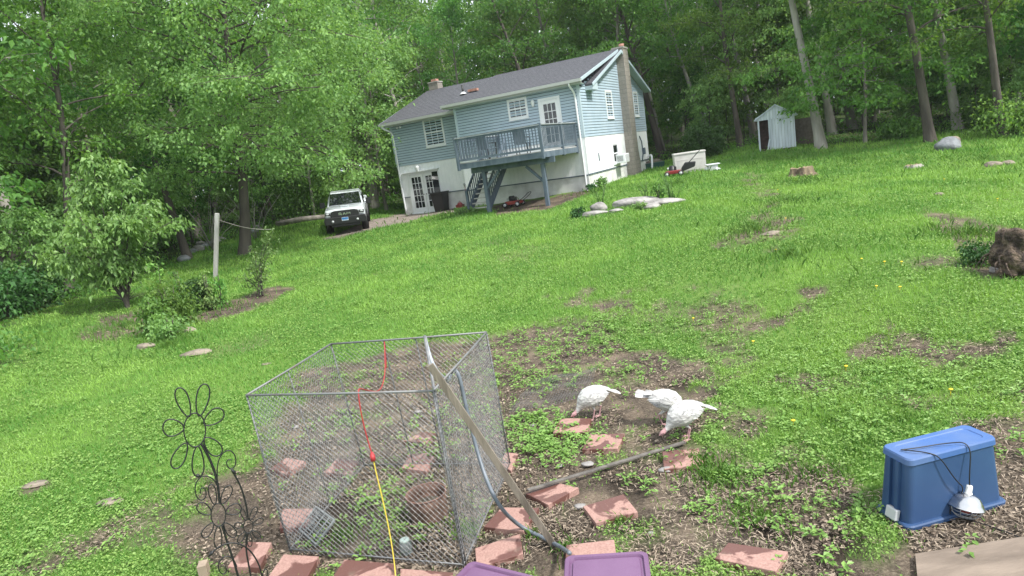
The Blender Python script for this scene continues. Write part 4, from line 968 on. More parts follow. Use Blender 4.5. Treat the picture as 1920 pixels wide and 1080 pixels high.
def rock(px, py, r, m, label, seed, sink=.35, dz=0, noise=.16, group=None, D=None, rz=0, name='rock', cat='rock'):
    if D: q = atD(px, py, D); q = onground(q.x, q.y)
    else: q = G(px, py)
    mb = MB(); mb.blob((0, 0, r[2]*(1-2*sink)), r, 26, 16, None, noise, seed)
    o = mb.build(name, m, None, q+Vector((0, 0, dz)), rz); return tag(o, label, cat, group)
rock(1776, 281, (.48, .38, .3), M_ROCKD, 'big pale grey boulder on the grass in front of the leaning trunks', 3, .25, D=31, name='boulder')
rock(1786, 270, (.3, .26, .22), M_TAN, 'brown rock leaning against the back of the big grey boulder', 31, .1, D=31.6, name='boulder')
for i, (px, py, r, lb, rz) in enumerate([(1195, 384, (.85, .36, .19), 'long pale rock outcrop, highest rock of the garden group', -.1), (1243, 383, (.7, .26, .12), 'flat white rock at the right end of the garden group', -.2), (1222, 391, (.3, .2, .12), 'small rock in front of the flat white rock', .2),
                                  (1122, 396, (.3, .24, .22), 'pointed pale rock at the left of the garden group', .3), (1115, 403, (.45, .22, .1), 'low white rock under the pointed pale rock', 0), (1155, 397, (.25, .15, .07), 'small white stone between the pointed rock and the long outcrop', 0)]):
    rock(px, py, r, M_ROCK, lb, 40+i, .3, rz=rz)
for i, (px, py, r, lb) in enumerate([(371, 664, (.34, .16, .07), 'flat tan rock in the lawn below the flower bed'), (275, 652, (.2, .13, .08), 'small pale rock at the left foot of the flower bed'), (345, 624, (.26, .16, .1), 'pale rock at the foot of the leafy shrub'),
                                     (500, 683, (.1, .06, .02), 'tiny white stone in the lawn behind the wire pen'), (68, 909, (.17, .08, .03), 'flat pale stone in the lawn at the far left bottom'), (207, 945, (.15, .09, .03), 'flat pale stone in the lawn left of the wire ornament'), (540, 419, (.9, .5, .3), 'low grey boulder at the wood edge left of the pickup'), (1760, 366, (.12, .1, .06), 'grey stone sunk in the grass at the right'),
                                     (1862, 312, (.25, .2, .14), 'grey stone at the far right of the lawn, left of the rubble'), (1890, 309, (.2, .16, .12), 'brown grey rock in the rubble at the far right'), (1445, 440, (.2, .12, .06), 'grey stone in the worn strip of the lawn')]):
    rock(px, py, r, M_TAN, lb, 60+i, .4)
for i, (px, py) in enumerate([(352, 482), (362, 474), (372, 470), (383, 464), (376, 458), (392, 462), (402, 456), (345, 490), (412, 452), (475, 436), (482, 432)]):
    rock(px, py, (R.uniform(.18, .36), R.uniform(.15, .28), R.uniform(.1, .2)), M_ROCKD if i % 2 else M_ROCK, 'one of the small rocks heaped along the brown wood edge behind the post', 80+i, .3, group='rocks along the wood edge')
def stump(px, py, r, h, label, seed, m=None, D=None):
    q = G(px, py) if not D else onground(*atD(px, py, D)[:2]); rr = random.Random(seed); mb = MB(); n_ = 28; V = []
    ph = [rr.uniform(0, 6) for _ in range(4)]
    for z, k in ((-.1, 1.35), (.05, 1.15), (h*.4, 1.0), (h*.8, .93), (h, .9)):
        for j in range(n_):
            a = 2*math.pi*j/n_; q2 = r*k*(1+.1*math.sin(5*a+ph[0])+.07*math.sin(8*a+ph[1])+rr.uniform(-.03, .03)); V.append((q2*math.cos(a), q2*math.sin(a)*.8, z+(rr.uniform(-.07, .06)*(h/.3) if z == h else 0)))
    F_ = [(i*n_+k, i*n_+(k+1) % n_, (i+1)*n_+(k+1) % n_, (i+1)*n_+k) for i in range(4) for k in range(n_)]
    mb.add(V, F_); st_ = mb.build('tree_stump', m or M_BARKP, None, q); tag(st_, label, 'tree stump')
    top = MB(); cc = (0, 0, h*.9); top.add([V[4*n_+j] for j in range(n_)]+[cc], [(j, (j+1) % n_, n_) for j in range(n_)]); top.build('cut_face', mat('cut_wood', (.16, .115, .07), .9, (.30, .23, .15), 9, 6, .4, 20), st_); return st_
stump(1502, 331, .42, .3, 'broad rotten tree stump on the lawn in front of the shed', 5, mat('stump_wood', (.07, .05, .035), .95, (.22, .17, .11), 5, 7, .8, 14, dist=.04, stretch=(1, 1, .3)))
stump(1712, 314, .26, .09, 'low crumbling stump remains left of the boulder, dug into the lawn', 6)
# uprooted stump at the right edge
q = onground(*atD(1902, 486, 11)[:2]); mb = MB(); mb.blob((0, 0, .32), (.19, .19, .26), 30, 18, None, .5, 12); mb.blob((.14, .05, .1), (.16, .13, .13), 20, 12, None, .5, 5); mb.blob((-.12, -.05, .08), (.13, .12, .1), 20, 12, None, .5, 7)
for i in range(12): a = R.uniform(0, 6.28); mb.tube(chaikin([(.15*math.cos(a), .15*math.sin(a), .2), (.33*math.cos(a), .3*math.sin(a), R.uniform(.1, .4)), (.46*math.cos(a+.3), .4*math.sin(a+.3), R.uniform(.0, .35))]), [.022, .012, .003], 5)
tag(mb.build('root_ball', mat('rotten_wood', (.03, .02, .016), .95, (.16, .115, .085), 9, 9, 1, 22, dist=.08, ramp=(.4, .62)), None, q), 'dark uprooted stump with broken roots at the right edge', 'tree stump')
'' and tag(MB().box(-.1, .1, -.1, .1, -.1, .4).build('concrete_block', M_CONC, None, q, .4, bevel=.02), 'grey block beside the dark uprooted stump at the right edge', 'block')
for i, (px, py) in enumerate([(1870, 508), (1885, 512), (1900, 506)]): rock(px, py, (.1, .08, .05), M_ROCK, 'one of the broken pale stones below the uprooted stump', 120+i, .3, group='stones below the uprooted stump')

# storage chest and things beside it
q = G(1296, 323); ch_ = empty('storage_chest', q, math.radians(-8), 'pale plastic storage chest standing on the lawn right of the house', 'storage chest')
k = (q-cam.location).length/F
w_ = 54*k; h_ = 36*k
M_BEI = mat('chest_plastic', (.44, .425, .40), .6, (.53, .515, .49), 3)
mb = MB(); mb.box(-w_/2, w_/2, -.02, .62, 0, h_-.08); mb.build('body', M_BEI, ch_, bevel=.015)
mb = MB(); mb.box(-w_/2-.02, w_/2+.02, -.05, .65, h_-.08, h_); mb.build('lid', M_BEI, ch_, bevel=.02)
mb = MB()
for a in (-.42, .04): mb.box(a*w_, (a+.36)*w_, -.035, -.021, h_*.62, h_*.68); mb.box(a*w_, (a+.36)*w_, -.035, -.021, h_*.22, h_*.26)
mb.box(-w_*.4, w_*.4, -.032, -.0215, h_*.1, h_*.6); mb.build('panel', M_BEI, ch_, bevel=.006)
mb = MB(); mb.blob((.06, -.04, h_*.42), (.03, .025, .045), 8, 6); mb.build('latch', M_BLACK, ch_)
q = G(1338, 320); cr_ = empty('crate', q, math.radians(-8), 'low grey crate on the grass right of the pale storage chest', 'crate')
MB().box(-.2, .2, 0, .4, 0, .26).build('body', M_GREY, cr_, bevel=.01); MB().box(-.28, .3, -.04, .44, .26, .3).build('lid', M_TRIM, cr_, bevel=.008)
rock(1328, 320, (.14, .11, .11), M_TRIM, 'white rounded lump between storage chest and crate', 140, .2, noise=.05, name='feed_sack', cat='sack')
rock(1346, 319, (.13, .1, .07), M_TRIM, 'white rounded lump at the right side of the low crate', 141, .2, noise=.05, name='feed_sack', cat='sack')
def mower(px, py, rz, label, bag=False, s=1.0, D=None, hh=1.0):
    q = G(px, py) if not D else onground(*atD(px, py, D)[:2]); t = empty('lawn_mower', q, rz, label, 'lawn mower'); t.scale = (s, s, s)
    mb = MB(); mb.prism([(-.3, .1), (-.34, .16), (-.2, .25), (.3, .25), (.42, .2), (.44, .1)], -.24, .24, 'y'); mb.build('deck_housing', M_RED, t, bevel=.03)
    mb = MB(); mb.lathe([(.0, .45), (.1, .45), (.13, .42), (.13, .25), (.15, .25)], 14, T((.1, 0, 0))); mb.box(-.08, .02, -.1, .1, .26, .4); mb.build('engine', M_BLACK, t)
    mb = MB(); mb.tube([(.24, .06, .34), (.3, .06, .34)], .05, 10); mb.build('air_filter', M_GREY, t)
    for x in (-.25, .33):
        for y in (-.28, .28):
            mb = MB(); mb.lathe([(.05, -.025), (.1, -.028), (.11, -.015), (.11, .015), (.1, .028), (.05, .025)], 16, T((x, y, .11)) @ Matrix.Rotation(math.pi/2, 4, 'X')); w = mb.build('wheel', M_BLACK, t)
            mb = MB(); mb.lathe([(0, -.03), (.065, -.03), (.065, .03), (0, .03)], 12, T((x, y, .11)) @ Matrix.Rotation(math.pi/2, 4, 'X')); mb.build('hub', M_GREY, w)
    mb = MB(); h1 = [(-.25, y, .2) for y in (-.22, .22)]
    mb.tube(chaikin([(-.25, -.22, .18), (-.5-.25*hh, -.22, .2+.42*hh), (-.5-.55*hh, -.2, .2+.7*hh), (-.5-.6*hh, 0, .2+.74*hh), (-.5-.55*hh, .2, .2+.7*hh), (-.5-.25*hh, .22, .2+.42*hh), (-.25, .22, .18)], 2), .014, 6); mb.build('handle', M_BLACK, t)
    if bag: mb = MB(); mb.prism([(-.3, .15), (-.85, .3), (-.9, .5), (-.45, .52), (-.28, .3)], -.2, .2, 'y'); mb.build('grass_bag', M_BLACK, t, bevel=.04)
    return t
mower(966, 387, HROT+math.pi, 'red push mower parked in the shade under the deck', hh=.45)
mower(1266, 330, HROT+math.radians(190), 'red mower with black grass bag parked left of the storage chest', True, 1.05)
q = HP(-7.05, .75); mb = MB(); mb.box(-.18, .18, -.13, .13, .0, .2); mb.blob((0, 0, .2), (.15, .12, .12), 10, 7); mb.tube([(-.1, 0, .25), (0, 0, .38), (.1, 0, .25)], .015, 6)
tag(mb.build('shop_vacuum', M_RED, None, q, HROT), 'small red machine on the ground between trash bin and stairs', 'machine')
q = G(1226, 317); tag(frust(MB(), .55, .22, .62, .27, 0, .34).build('trough', M_GREENP, None, q+Vector((.1, .5, 0)), .1, bevel=.02), 'dark green low trough behind the chimney side of the house', 'trough')
mb = MB()
for i in range(4): mb.bar((-.6+.05*i, .1*i-.2, .37+.03*(i % 2)), (.5-.05*i, .12*i-.1, .39+.05*i), .12, .03)
tag(mb.build('scrap_boards', M_WOODG, None, q+Vector((.1, .5, 0))), 'loose grey boards laid across the dark green trough', 'boards')

# post with wire, dead branches
q = G(400, 521); tp = atY(407, 400, q.y); post = MB().bar(q-Vector((0, 0, .3)), tp, .13, .13, up=(0, 1, 0)).build('wooden_post', mat('grey_post', (.33, .32, .31), .85, (.46, .45, .44), 6, 6, .3, 30, stretch=(1, 1, .15)), None, bevel=.01)
tag(post, 'pale grey square post standing in the lawn left of the dark maple trunk', 'post')
a_ = atY(409, 412, q.y); b_ = atY(512, 430, q.y+1.5); mb = MB(); mb.tube([a_.lerp(b_, i/10)-Vector((0, 0, .12*math.sin(math.pi*i/10))) for i in range(11)], .012, 5)
tag(mb.build('wire', M_BARKP), 'thin wire running from the top of the pale grey post', 'wire')
def twigs(q, n, h, spread, m, label, seed, name='dead_branches', cat='branches'):
    rr = random.Random(seed); mb = MB()
    for i in range(n):
        a = rr.uniform(0, 6.28); l = h*rr.uniform(.5, 1); s = spread*rr.uniform(.3, 1); p0 = Vector((rr.uniform(-.1, .1), rr.uniform(-.1, .1), 0)); p1 = p0+Vector((math.cos(a)*s*.4, math.sin(a)*s*.4, l*.55)); p2 = p0+Vector((math.cos(a)*s, math.sin(a)*s, l))
        mb.tube([p0, p1, p2], [.018, .012, .005], 4)
        for j in range(2): u = p1.lerp(p2, rr.random()); mb.tube([u, u+Vector((rr.uniform(-.2, .2), rr.uniform(-.2, .2), rr.uniform(.05, .3)))*h*.4], [.008, .003], 3)
    return tag(mb.build(name, m, None, q), label, cat)
twigs(onground(*atD(395, 455, 33)[:2]), 16, 2.6, 2.2, M_BARKP, 'tangle of bare grey branches behind the pale post', 3)
twigs(onground(*atD(480, 440, 34)[:2]), 9, 3.2, 1.6, M_BARKP, 'dead pale branches sticking up right behind the maple trunk', 4)
q0 = onground(*atD(520, 424, 37)[:2]); q1 = onground(*atD(610, 412, 36)[:2]); mb = MB(); mb.tube([q0+Vector((0, 0, .2)), q0.lerp(q1, .5)+Vector((0, 0, .28)), q1+Vector((0, 0, .25))], [.16, .15, .12], 9)
tag(mb.build('fallen_log', M_BARK), 'fallen log lying at the wood edge behind the pickup', 'log')

# ------------------------------------------------------------------ garden plants
q = G(240, 578)
def multi_tree(seed):
    rng = np.random.default_rng(seed); rnd = random.Random(seed); mb = MB(); cents = []
    stems = [(-2.3, .5, 1.0), (-1.1, -.2, 2.9), (-.4, .5, 3.7), (.35, -.3, 4.05), (1.1, .3, 3.4), (1.75, -.2, 2.6), (2.1, .5, 1.9), (.1, -1.5, 2.5), (0, 1.5, 2.6), (-1.6, .6, 2.1), (1.2, 1.2, 2.3), (-.9, -1.2, 1.8), (1.2, -1.2, 2.2), (-2.0, -.4, 1.5), (.6, .2, 3.9), (-.7, .2, 3.5)]
    for (x, y, z) in stems:
        x *= .57; y *= .72; z = z*.92+.3
        p1 = Vector((x*.07, y*.07, .4)); p3 = Vector((x, y, z)); p2 = p1.lerp(p3, .5)+Vector((-x*.08, 0, .25))
        pth = chaikin([(0, 0, -.1), p1, p2, p3], 2); mm = len(pth); mb.tube(pth, [.05*(1-.93*(k_/(mm-1))**.7) for k_ in range(mm)], 6)
        for k_ in range(9):
            t = .3+.7*k_/9; b0 = pth[min(mm-1, int(t*mm))]; d = Vector((rnd.uniform(-1, 1), rnd.uniform(-1, 1), rnd.uniform(-.1, .6)))*.62
            mb.tube([b0, b0+d*.5+Vector((0, 0, .08)), b0+d], [.012, .008, .003], 4, cap=False); cents += [c_ for c_ in (b0+d, b0+d*.6) if c_.z > (.95 if c_.x > -1.0 else .55) and abs(c_.x) < 1.8]
        cents.append(p3)
    cents = np.array([tuple(c) for c in cents]); V, Fq, tint = clump_leaves(rng, cents, .25*rng.uniform(.7, 1.25, len(cents)), 50, .115, flat=.8, up=.45, droop=.5)
    return mb, V, Fq, np.clip(tint+.1, 0, 1)
make_tree('spreading_tree', q, multi_tree(3), M_BARKD, leafmat('bright_tree_leaves', (.10, .205, .055), (.25, .40, .125), .38, .45, .45, vary=False), 'small spreading tree with several stems at the left of the lawn')
def shrub(px, py, w, h, n, per, L0, m, label, seed, name='shrub', cat='shrub', stems=5, flat=.8, base=.05, D=None, clr=.35, dz=0):
    rng = np.random.default_rng(seed); q = G(px, py) if not D else onground(*atD(px, py, D)[:2])
    u = rng.normal(size=(n, 3)); u /= np.linalg.norm(u, axis=1)[:, None]; u *= rng.random(n)[:, None]**.4
    c = u*np.array([w/2, w/2, (h-base)/2]) + np.array([0, 0, base+(h-base)/2]); c[:, 2] = np.maximum(c[:, 2], .04)
    V, Fq, tint = clump_leaves(rng, c, np.full(n, clr*min(w, h)), per, L0, flat=flat, up=.8)
    V[:, 2] = np.maximum(V[:, 2], .0)
    t = empty(name, q+Vector((0, 0, dz)), 0, label, cat); mb = MB(); rr = random.Random(seed)
    for i in range(stems): a = rr.uniform(0, 6.28); s = w*.35*rr.random(); mb.tube([(0, 0, -.05), (math.cos(a)*s*.4, math.sin(a)*s*.4, h*.4), (math.cos(a)*s, math.sin(a)*s, h*.85)], [.016, .012, .004], 5)
    mb.build('stem', M_BARKD, t); leaf_object('foliage', V, Fq, tint, m, t); return t
shrub(330, 612, 1.0, 1.15, 60, 34, .085, M_LEAF3, 'loose leafy shrub in the flower bed, left of the dark round bush', 5)
shrub(298, 628, .7, 1.0, 30, 30, .085, M_LEAF3, 'smaller leafy shrub at the left end of the flower bed', 6)
shrub(322, 634, .8, .55, 40, 30, .07, M_LEAF, 'low dark green plant in front of the leafy shrub in the bed', 7, cat='plant', name='garden_plant')
shrub(376, 583, .78, .85, 200, 30, .05, M_LEAFD, 'dense dark green round bush in the middle of the flower bed', 8, clr=.1, flat=1)
for i, (px, py, w, h, lb) in enumerate([(398, 582, .3, 1.1, 'thin upright plant just right of the dark round bush'), (418, 578, .35, 1.0, 'thin leafy stem between round bush and tall sapling'), (310, 590, .35, 1.5, 'tall thin shoot behind the loose leafy shrub'), (345, 578, .3, 1.2, 'slim shoot rising behind the dark round bush'), (400, 580, .6, .35, 'low yellowish plant at the foot of the thin upright plant')]):
    shrub(px, py, w, h, 14, 16, .08, M_LEAFP if i in (0, 4) else M_LEAF3, lb, 20+i, 'garden_plant', 'plant', 3)
def thin_sapling(px, py, tops, label, seed, L0=.07):
    q = G(px, py); rr = random.Random(seed); rng = np.random.default_rng(seed); mb = MB(); cents = []
    for (tx, ty) in tops:
        e = atY(tx, ty, q.y+rr.uniform(-.3, .3))-q; pth = chaikin([(rr.uniform(-.05, .05), 0, 0), e*.5+Vector((-e.x*.25, 0, .05)), e], 2); mm = len(pth); mb.tube(pth, [.02*(1-.8*k_/(mm-1)) for k_ in range(mm)], 5)
        for k_ in range(16): t = .35+.65*k_/16; b0 = pth[min(mm-1, int(t*mm))]; cents.append(tuple(b0+Vector((rr.uniform(-.16, .16), rr.uniform(-.16, .16), 0))))
    V, Fq, tint = clump_leaves(rng, np.array(cents), np.full(len(cents), .13), 9, L0, flat=1)
    t = empty('sapling', q, 0, label, 'sapling'); mb.build('stem', M_BARKD, t); leaf_object('foliage', V, Fq, tint, M_LEAFP, t)
thin_sapling(490, 556, [(478, 465), (500, 440), (512, 432), (490, 480), (506, 470), (455, 520), (470, 500)], 'tall thin pale leaved sapling at the right end of the flower bed', 9)
shrub(1086, 408, .5, .32, 18, 20, .09, M_LEAFD, 'dark leafy plant left of the pale garden rocks', 31, 'garden_plant', 'plant')
shrub(1236, 378, .4, .65, 14, 16, .09, M_LEAF3, 'leafy green plant behind the flat white garden rock', 32, 'garden_plant', 'plant')
shrub(1200, 393, .6, .2, 26, 24, .06, M_LEAFP, 'grey green low plant spilling over the long pale rock', 33, 'garden_plant', 'plant')
shrub(1128, 353, .5, .45, 16, 24, .09, M_LEAF3, 'small leafy plant at the right corner of the house', 34, 'garden_plant', 'plant')
shrub(1108, 357, .4, .25, 14, 22, .09, M_LEAFD, 'dark low plant against the house corner', 35, 'garden_plant', 'plant')
shrub(874, 402, .9, .3, 26, 26, .12, M_LEAFP, 'broad leaved plant at the foot of the deck stairs', 36, 'garden_plant', 'plant')
twigs(G(1212, 377), 7, .9, .5, M_LEAFP, 'dry upright stalks behind the long pale rock', 8, 'dry_stalks', 'dry stalks'); twigs(G(1262, 376), 11, 1.1, .7, M_LEAFP, 'dry fan of stalks at the right of the garden rocks', 9, 'dry_stalks', 'dry stalks'); twigs(G(1130, 388), 8, 1.0, .45, M_LEAFP, 'dry thin stalks above the pointed pale rock', 10, 'dry_stalks', 'dry stalks')
shrub(1320, 286, 2.4, 1.9, 170, 46, .11, M_LEAFD, 'large round dark green bush between house and shed', 41, clr=.13, flat=.8, D=38)
for i, (px, py, D, w, h, lb) in enumerate([(1905, 262, 34, 2.6, 1.7, 'leafy bush under the trees at the right edge'), (1690, 262, 37, 2.0, 1.0, 'low bush left of the leaning pale trunk'), (60, 588, 25, 2.0, 1.2, 'dark bush at the left edge of the lawn'), (20, 600, 23, 2.2, 1.3, 'low bush at the far left of the lawn'), (650, 402, 38, 3.2, 2.8, 'bright leafy bush behind the pickup roof'), (560, 405, 39, 3.4, 3.0, 'leafy bush at the wood edge left of the pickup'), (1840, 254, 38, 2.2, 1.4, 'bush between the two right hand trunks')]):
    shrub(px, py, w, h, 70, 30, .14, M_LEAFD if i in (2, 3) else M_LEAF2, lb, 50+i, D=D)
shrub(1838, 478, .5, .3, 34, 22, .055, M_LEAFD, 'dark weeds crowding the left of the uprooted stump', 61, 'weed_clump', 'weeds', D=11.5)
for i, (px, py) in enumerate([(1487, 800), (1412, 650), (1586, 698), (1690, 500), (1658, 498), (1615, 493), (1473, 415), (1455, 475), (1300, 605), (1770, 340), (1782, 742), (1687, 548), (1643, 547), (1458, 360), (1870, 378), (1600, 312)]):
    q = G(px, py); mb = MB(); mb.tube([(0, 0, 0), (.005, 0, .06)], .003, 4); mb.blob((.005, 0, .068), (.022, .022, .009), 8, 5)
    tag(mb.build('dandelion', mat('dandelion_yellow', (.75, .55, .03), .7) if i == 0 else bpy.data.materials['dandelion_yellow'], None, q), 'tiny yellow dandelion flower in the lawn', 'flower', 'dandelions in the lawn')

# ------------------------------------------------------------------ pickup
M_PAINT = mat('truck_paint', (.66, .70, .74), .25, coat=.6); M_TYRE = mat('tyre', (.012, .012, .012), .9); M_CHR = mat('bright_metal', (.6, .62, .63), .25, metal=.9)
M_LAMP = mat('lamp_glass', (.5, .52, .54), .08, spec=.8)
fr = onground(*atD(652, 443, 29.3)[:2]); yaw = math.atan2(fr.x, fr.y)   # face the camera, turned a little
ry = -yaw - math.radians(4)
q = fr + Vector((-math.sin(ry), math.cos(ry), 0))*2.9; 
tr = empty('pickup_truck', onground(q.x, q.y), ry, 'silver white pickup truck with black grille parked left of the house', 'pickup truck'); tr.scale = (.88, .88, .88)
nz_ = Vector((0, -math.cos(0), 0)); 
e1 = gz(fr.x, fr.y); e2 = gz(*(fr+Vector((-math.sin(ry), math.cos(ry), 0))*5.6)[:2]); sx_v = Vector((math.cos(ry), math.sin(ry), 0)); mid = fr+Vector((-math.sin(ry), math.cos(ry), 0))*2.9
l1 = gz(*(mid-sx_v*.85)[:2]); l2 = gz(*(mid+sx_v*.85)[:2])
tr.rotation_euler = (math.atan2(e2-e1, 5.6), -math.atan2(l2-l1, 1.7), ry); tr.location.z = (e1+e2)/2
mb = MB()
def loft(mb, secs):
    """secs: list of (y, [(x,z)...]) half outlines, mirrored"""
    rows = []
    for y, o_ in secs: rows.append([(x, y, z) for x, z in o_] + [(-x, y, z) for x, z in reversed(o_)])
    n_ = len(rows[0]); V = [v for r_ in rows for v in r_]
    Fs = [(i*n_+k, i*n_+(k+1) % n_, (i+1)*n_+(k+1) % n_, (i+1)*n_+k) for i in range(len(rows)-1) for k in range(n_)] + [tuple(range(n_)), tuple((len(rows)-1)*n_+k for k in range(n_))[::-1]]
    return mb.add(V, Fs)
def sec(w, zb, zs, zt, wt): return [(w, zb), (w*1.01, (zb+zs)/2), (w, zs), (w*.95, zs+(zt-zs)*.6), (wt, zt)]
loft(mb, [(-2.78, sec(.88, .62, 1.02, 1.14, .62)), (-2.6, sec(.97, .58, 1.1, 1.22, .68)), (-1.9, sec(1.0, .58, 1.14, 1.28, .7)), (-1.15, sec(1.0, .5, 1.16, 1.31, .74)), (-1.1, sec(1.0, .5, 1.18, 1.2, .8)), (1.1, sec(1.0, .5, 1.2, 1.22, .9)), (1.12, sec(1.0, .55, 1.32, 1.36, .95)), (2.9, sec(1.0, .6, 1.34, 1.38, .95))])
mb.build('body', M_PAINT, tr, bevel=.03)
mb = MB(); mb.box(-.22, .22, -2.1, -1.4, 1.28, 1.335); mb.build('hood_scoop', M_PAINT, tr, bevel=.02)
mb = MB(); loft(mb, [(-1.15, [(.93, 1.2), (.93, 1.205), (.9, 1.21)]), (-.45, [(.93, 1.2), (.84, 1.7), (.72, 1.9)]), (.4, [(.93, 1.2), (.85, 1.78), (.74, 1.95)]), (.95, [(.93, 1.2), (.84, 1.74), (.72, 1.9)]), (1.1, [(.93, 1.2), (.92, 1.25), (.9, 1.3)])])
mb.build('cab', M_PAINT, tr, bevel=.02)
mb = MB(); d_ = Vector((0, -.7, .69)).normalized()
def wq(x, t): y = -1.15+.7*t; z = 1.22+.69*t; return Vector((x*(1-.17*t), y-.02, z+.012))
mb.add([wq(-.84, .06), wq(.84, .06), wq(.88, .9), wq(-.88, .9)], [(0, 1, 2, 3)]); mb.build('windshield', M_DKGL, tr)
for s in (-1, 1):
    mb = MB(); mb.add([(s*.935, -.95, 1.26), (s*.945, .95, 1.26), (s*.865, .85, 1.72), (s*.86, -.45, 1.72)], [(0, 1, 2, 3)]); mb.build('side_window', M_DKGL, tr)
mb = MB(); mb.prism([(-.66, .74), (.66, .74), (.7, .9), (.66, 1.1), (.5, 1.16), (-.5, 1.16), (-.66, 1.1), (-.7, .9)], -2.87, -2.76, 'y'); gr = mb.build('grille', M_BLACK, tr, bevel=.02)
mb = MB(); L_ = {'R': [((0, 0), (0, 1)), ((0, 1), (.6, 1)), ((.6, 1), (.6, .5)), ((.6, .5), (0, .5)), ((.25, .5), (.7, 0))], 'A': [((0, 0), (.35, 1)), ((.35, 1), (.7, 0)), ((.15, .4), (.55, .4))], 'M': [((0, 0), (0, 1)), ((0, 1), (.4, .4)), ((.4, .4), (.8, 1)), ((.8, 1), (.8, 0))]}
x = -.27
for c in 'RAM':
    for (a, b), (c2, d2) in L_[c]: mb.bar((x+a*.2, -2.88, .93+b*.11), (x+c2*.2, -2.88, .93+d2*.11), .02, .03, up=(0, 0, 1) if abs(c2-a) > .1 else (1, 0, 0))
    x += .19
mb.build('emblem', M_CHR, gr)
for s in (-1, 1):
    mb = MB(); mb.prism([(s*.68, .9), (s*.94, .92), (s*.95, 1.1), (s*.7, 1.08)], -2.82, -2.7, 'y'); h_l = mb.build('headlight', M_BLACK, tr, bevel=.01)
    mb = MB(); mb.blob((s*.83, -2.83, 1.03), (.085, .03, .05), 10, 7); mb.box(min(s*.7, s*.93), max(s*.7, s*.93), -2.835, -2.82, .915, .945); mb.build('lens', M_LAMP, h_l)
    mb = MB(); mb.tube([(s*.9, -.85, 1.28), (s*1.12, -.9, 1.3)], .025, 6); mb.box(min(s*1.05, s*1.3), max(s*1.05, s*1.3), -.97, -.85, 1.2, 1.5); mb.build('side_mirror', M_BLACK, tr, bevel=.03)
mb = MB(); mb.prism([(-1.0, .5), (1.0, .5), (1.02, .72), (.98, .86), (-.98, .86), (-1.02, .72)], -3.0, -2.72, 'y'); mb.box(-.7, .7, -2.9, -2.7, .36, .5); bmp = mb.build('bumper', M_BLACK, tr, bevel=.03)
mb = MB()
for s in (-1, 1): mb.tube([(s*.6, -3.01, .66), (s*.6, -2.97, .66)], .06, 10); mb.box(min(s*.28, s*.46), max(s*.28, s*.46), -2.9, -2.88, .79, .83)
mb.build('fog_lamp', M_LAMP, bmp)
mb = MB(); mb.box(-.16, .16, -3.03, -3.004, .66, .82); pl = mb.build('number_plate', mat('plate_white', (.62, .66, .7), .4), tr); mb = MB(); mb.box(-.15, .15, -3.034, -3.031, .72, .812)
for i in range(5): mb.box(-.12+i*.05, -.09+i*.05, -3.036, -3.031, .68, .712)
mb.build('plate_print', mat('plate_blue', (.03, .17, .45), .4), pl)
for s in (-1, 1):
    for y in (-1.85, 1.85):
        mb = MB(); mb.lathe([(.25, -.14), (.38, -.15), (.42, -.11), (.42, .11), (.38, .15), (.25, .14)], 22, T((s*.87, y, .42)) @ Matrix.Rotation(math.pi/2, 4, 'Y')); w = mb.build('wheel', M_TYRE, tr)
        mb = MB(); mb.lathe([(0, s*.09), (.12, s*.11), (.24, s*.135), (.25, s*.14), (.25, -.1), (0, -.1)], 16, T((s*.87, y, .42)) @ Matrix.Rotation(math.pi/2, 4, 'Y')); mb.build('rim', M_GREY, w)
        mb = MB(); mb.lathe([(.47, -.1), (.53, -.08), (.53, .1), (.47, .1)], 22, T((s*.95, y, .45)) @ Matrix.Rotation(math.pi/2, 4, 'Y')); mb.build('fender_flare', M_BLACK, tr)

# ------------------------------------------------------------------ wire pen
M_WIRE = mat('wire_mesh', (.17, .17, .175), .6, (.30, .30, .30), 20, metal=.35)
M_WIRED = mat('dull_wire', (.13, .135, .145), .6, (.24, .24, .25), 20, metal=.4)
M_RAIL = mat('galvanised_rail', (.20, .205, .21), .6, (.17, .14, .12), 9, metal=.4, ramp=(.5, .75))
KB = [Vector(at_z(*p, 0)) for p in ((545, 1035), (870, 1065), (957, 873), (684, 876))]      # front left, front right, back right, back left
HK = [1.44, 1.44, 1.42, 1.43]
KT = [Vector(b)+Vector((0, 0, h)) for b, h in zip(KB, HK)]
def fit_top(b, px, py):   # small lean so each corner stands as seen
    best = min(((Vector(atY(px, py, b.y+dy)), dy) for dy in [x_*.02 for x_ in range(-12, 13)]), key=lambda t: abs(t[0].z-1.44)); return best[0]
KT = [fit_top(b, *p) for b, p in zip(KB, ((462, 741), (812, 733), (912, 623), (620, 645)))]
pen = empty('wire_pen', (KB[0]+KB[2])/2, 0, 'square chain link wire pen without a roof on the bare soil', 'animal pen')
O_ = pen.location
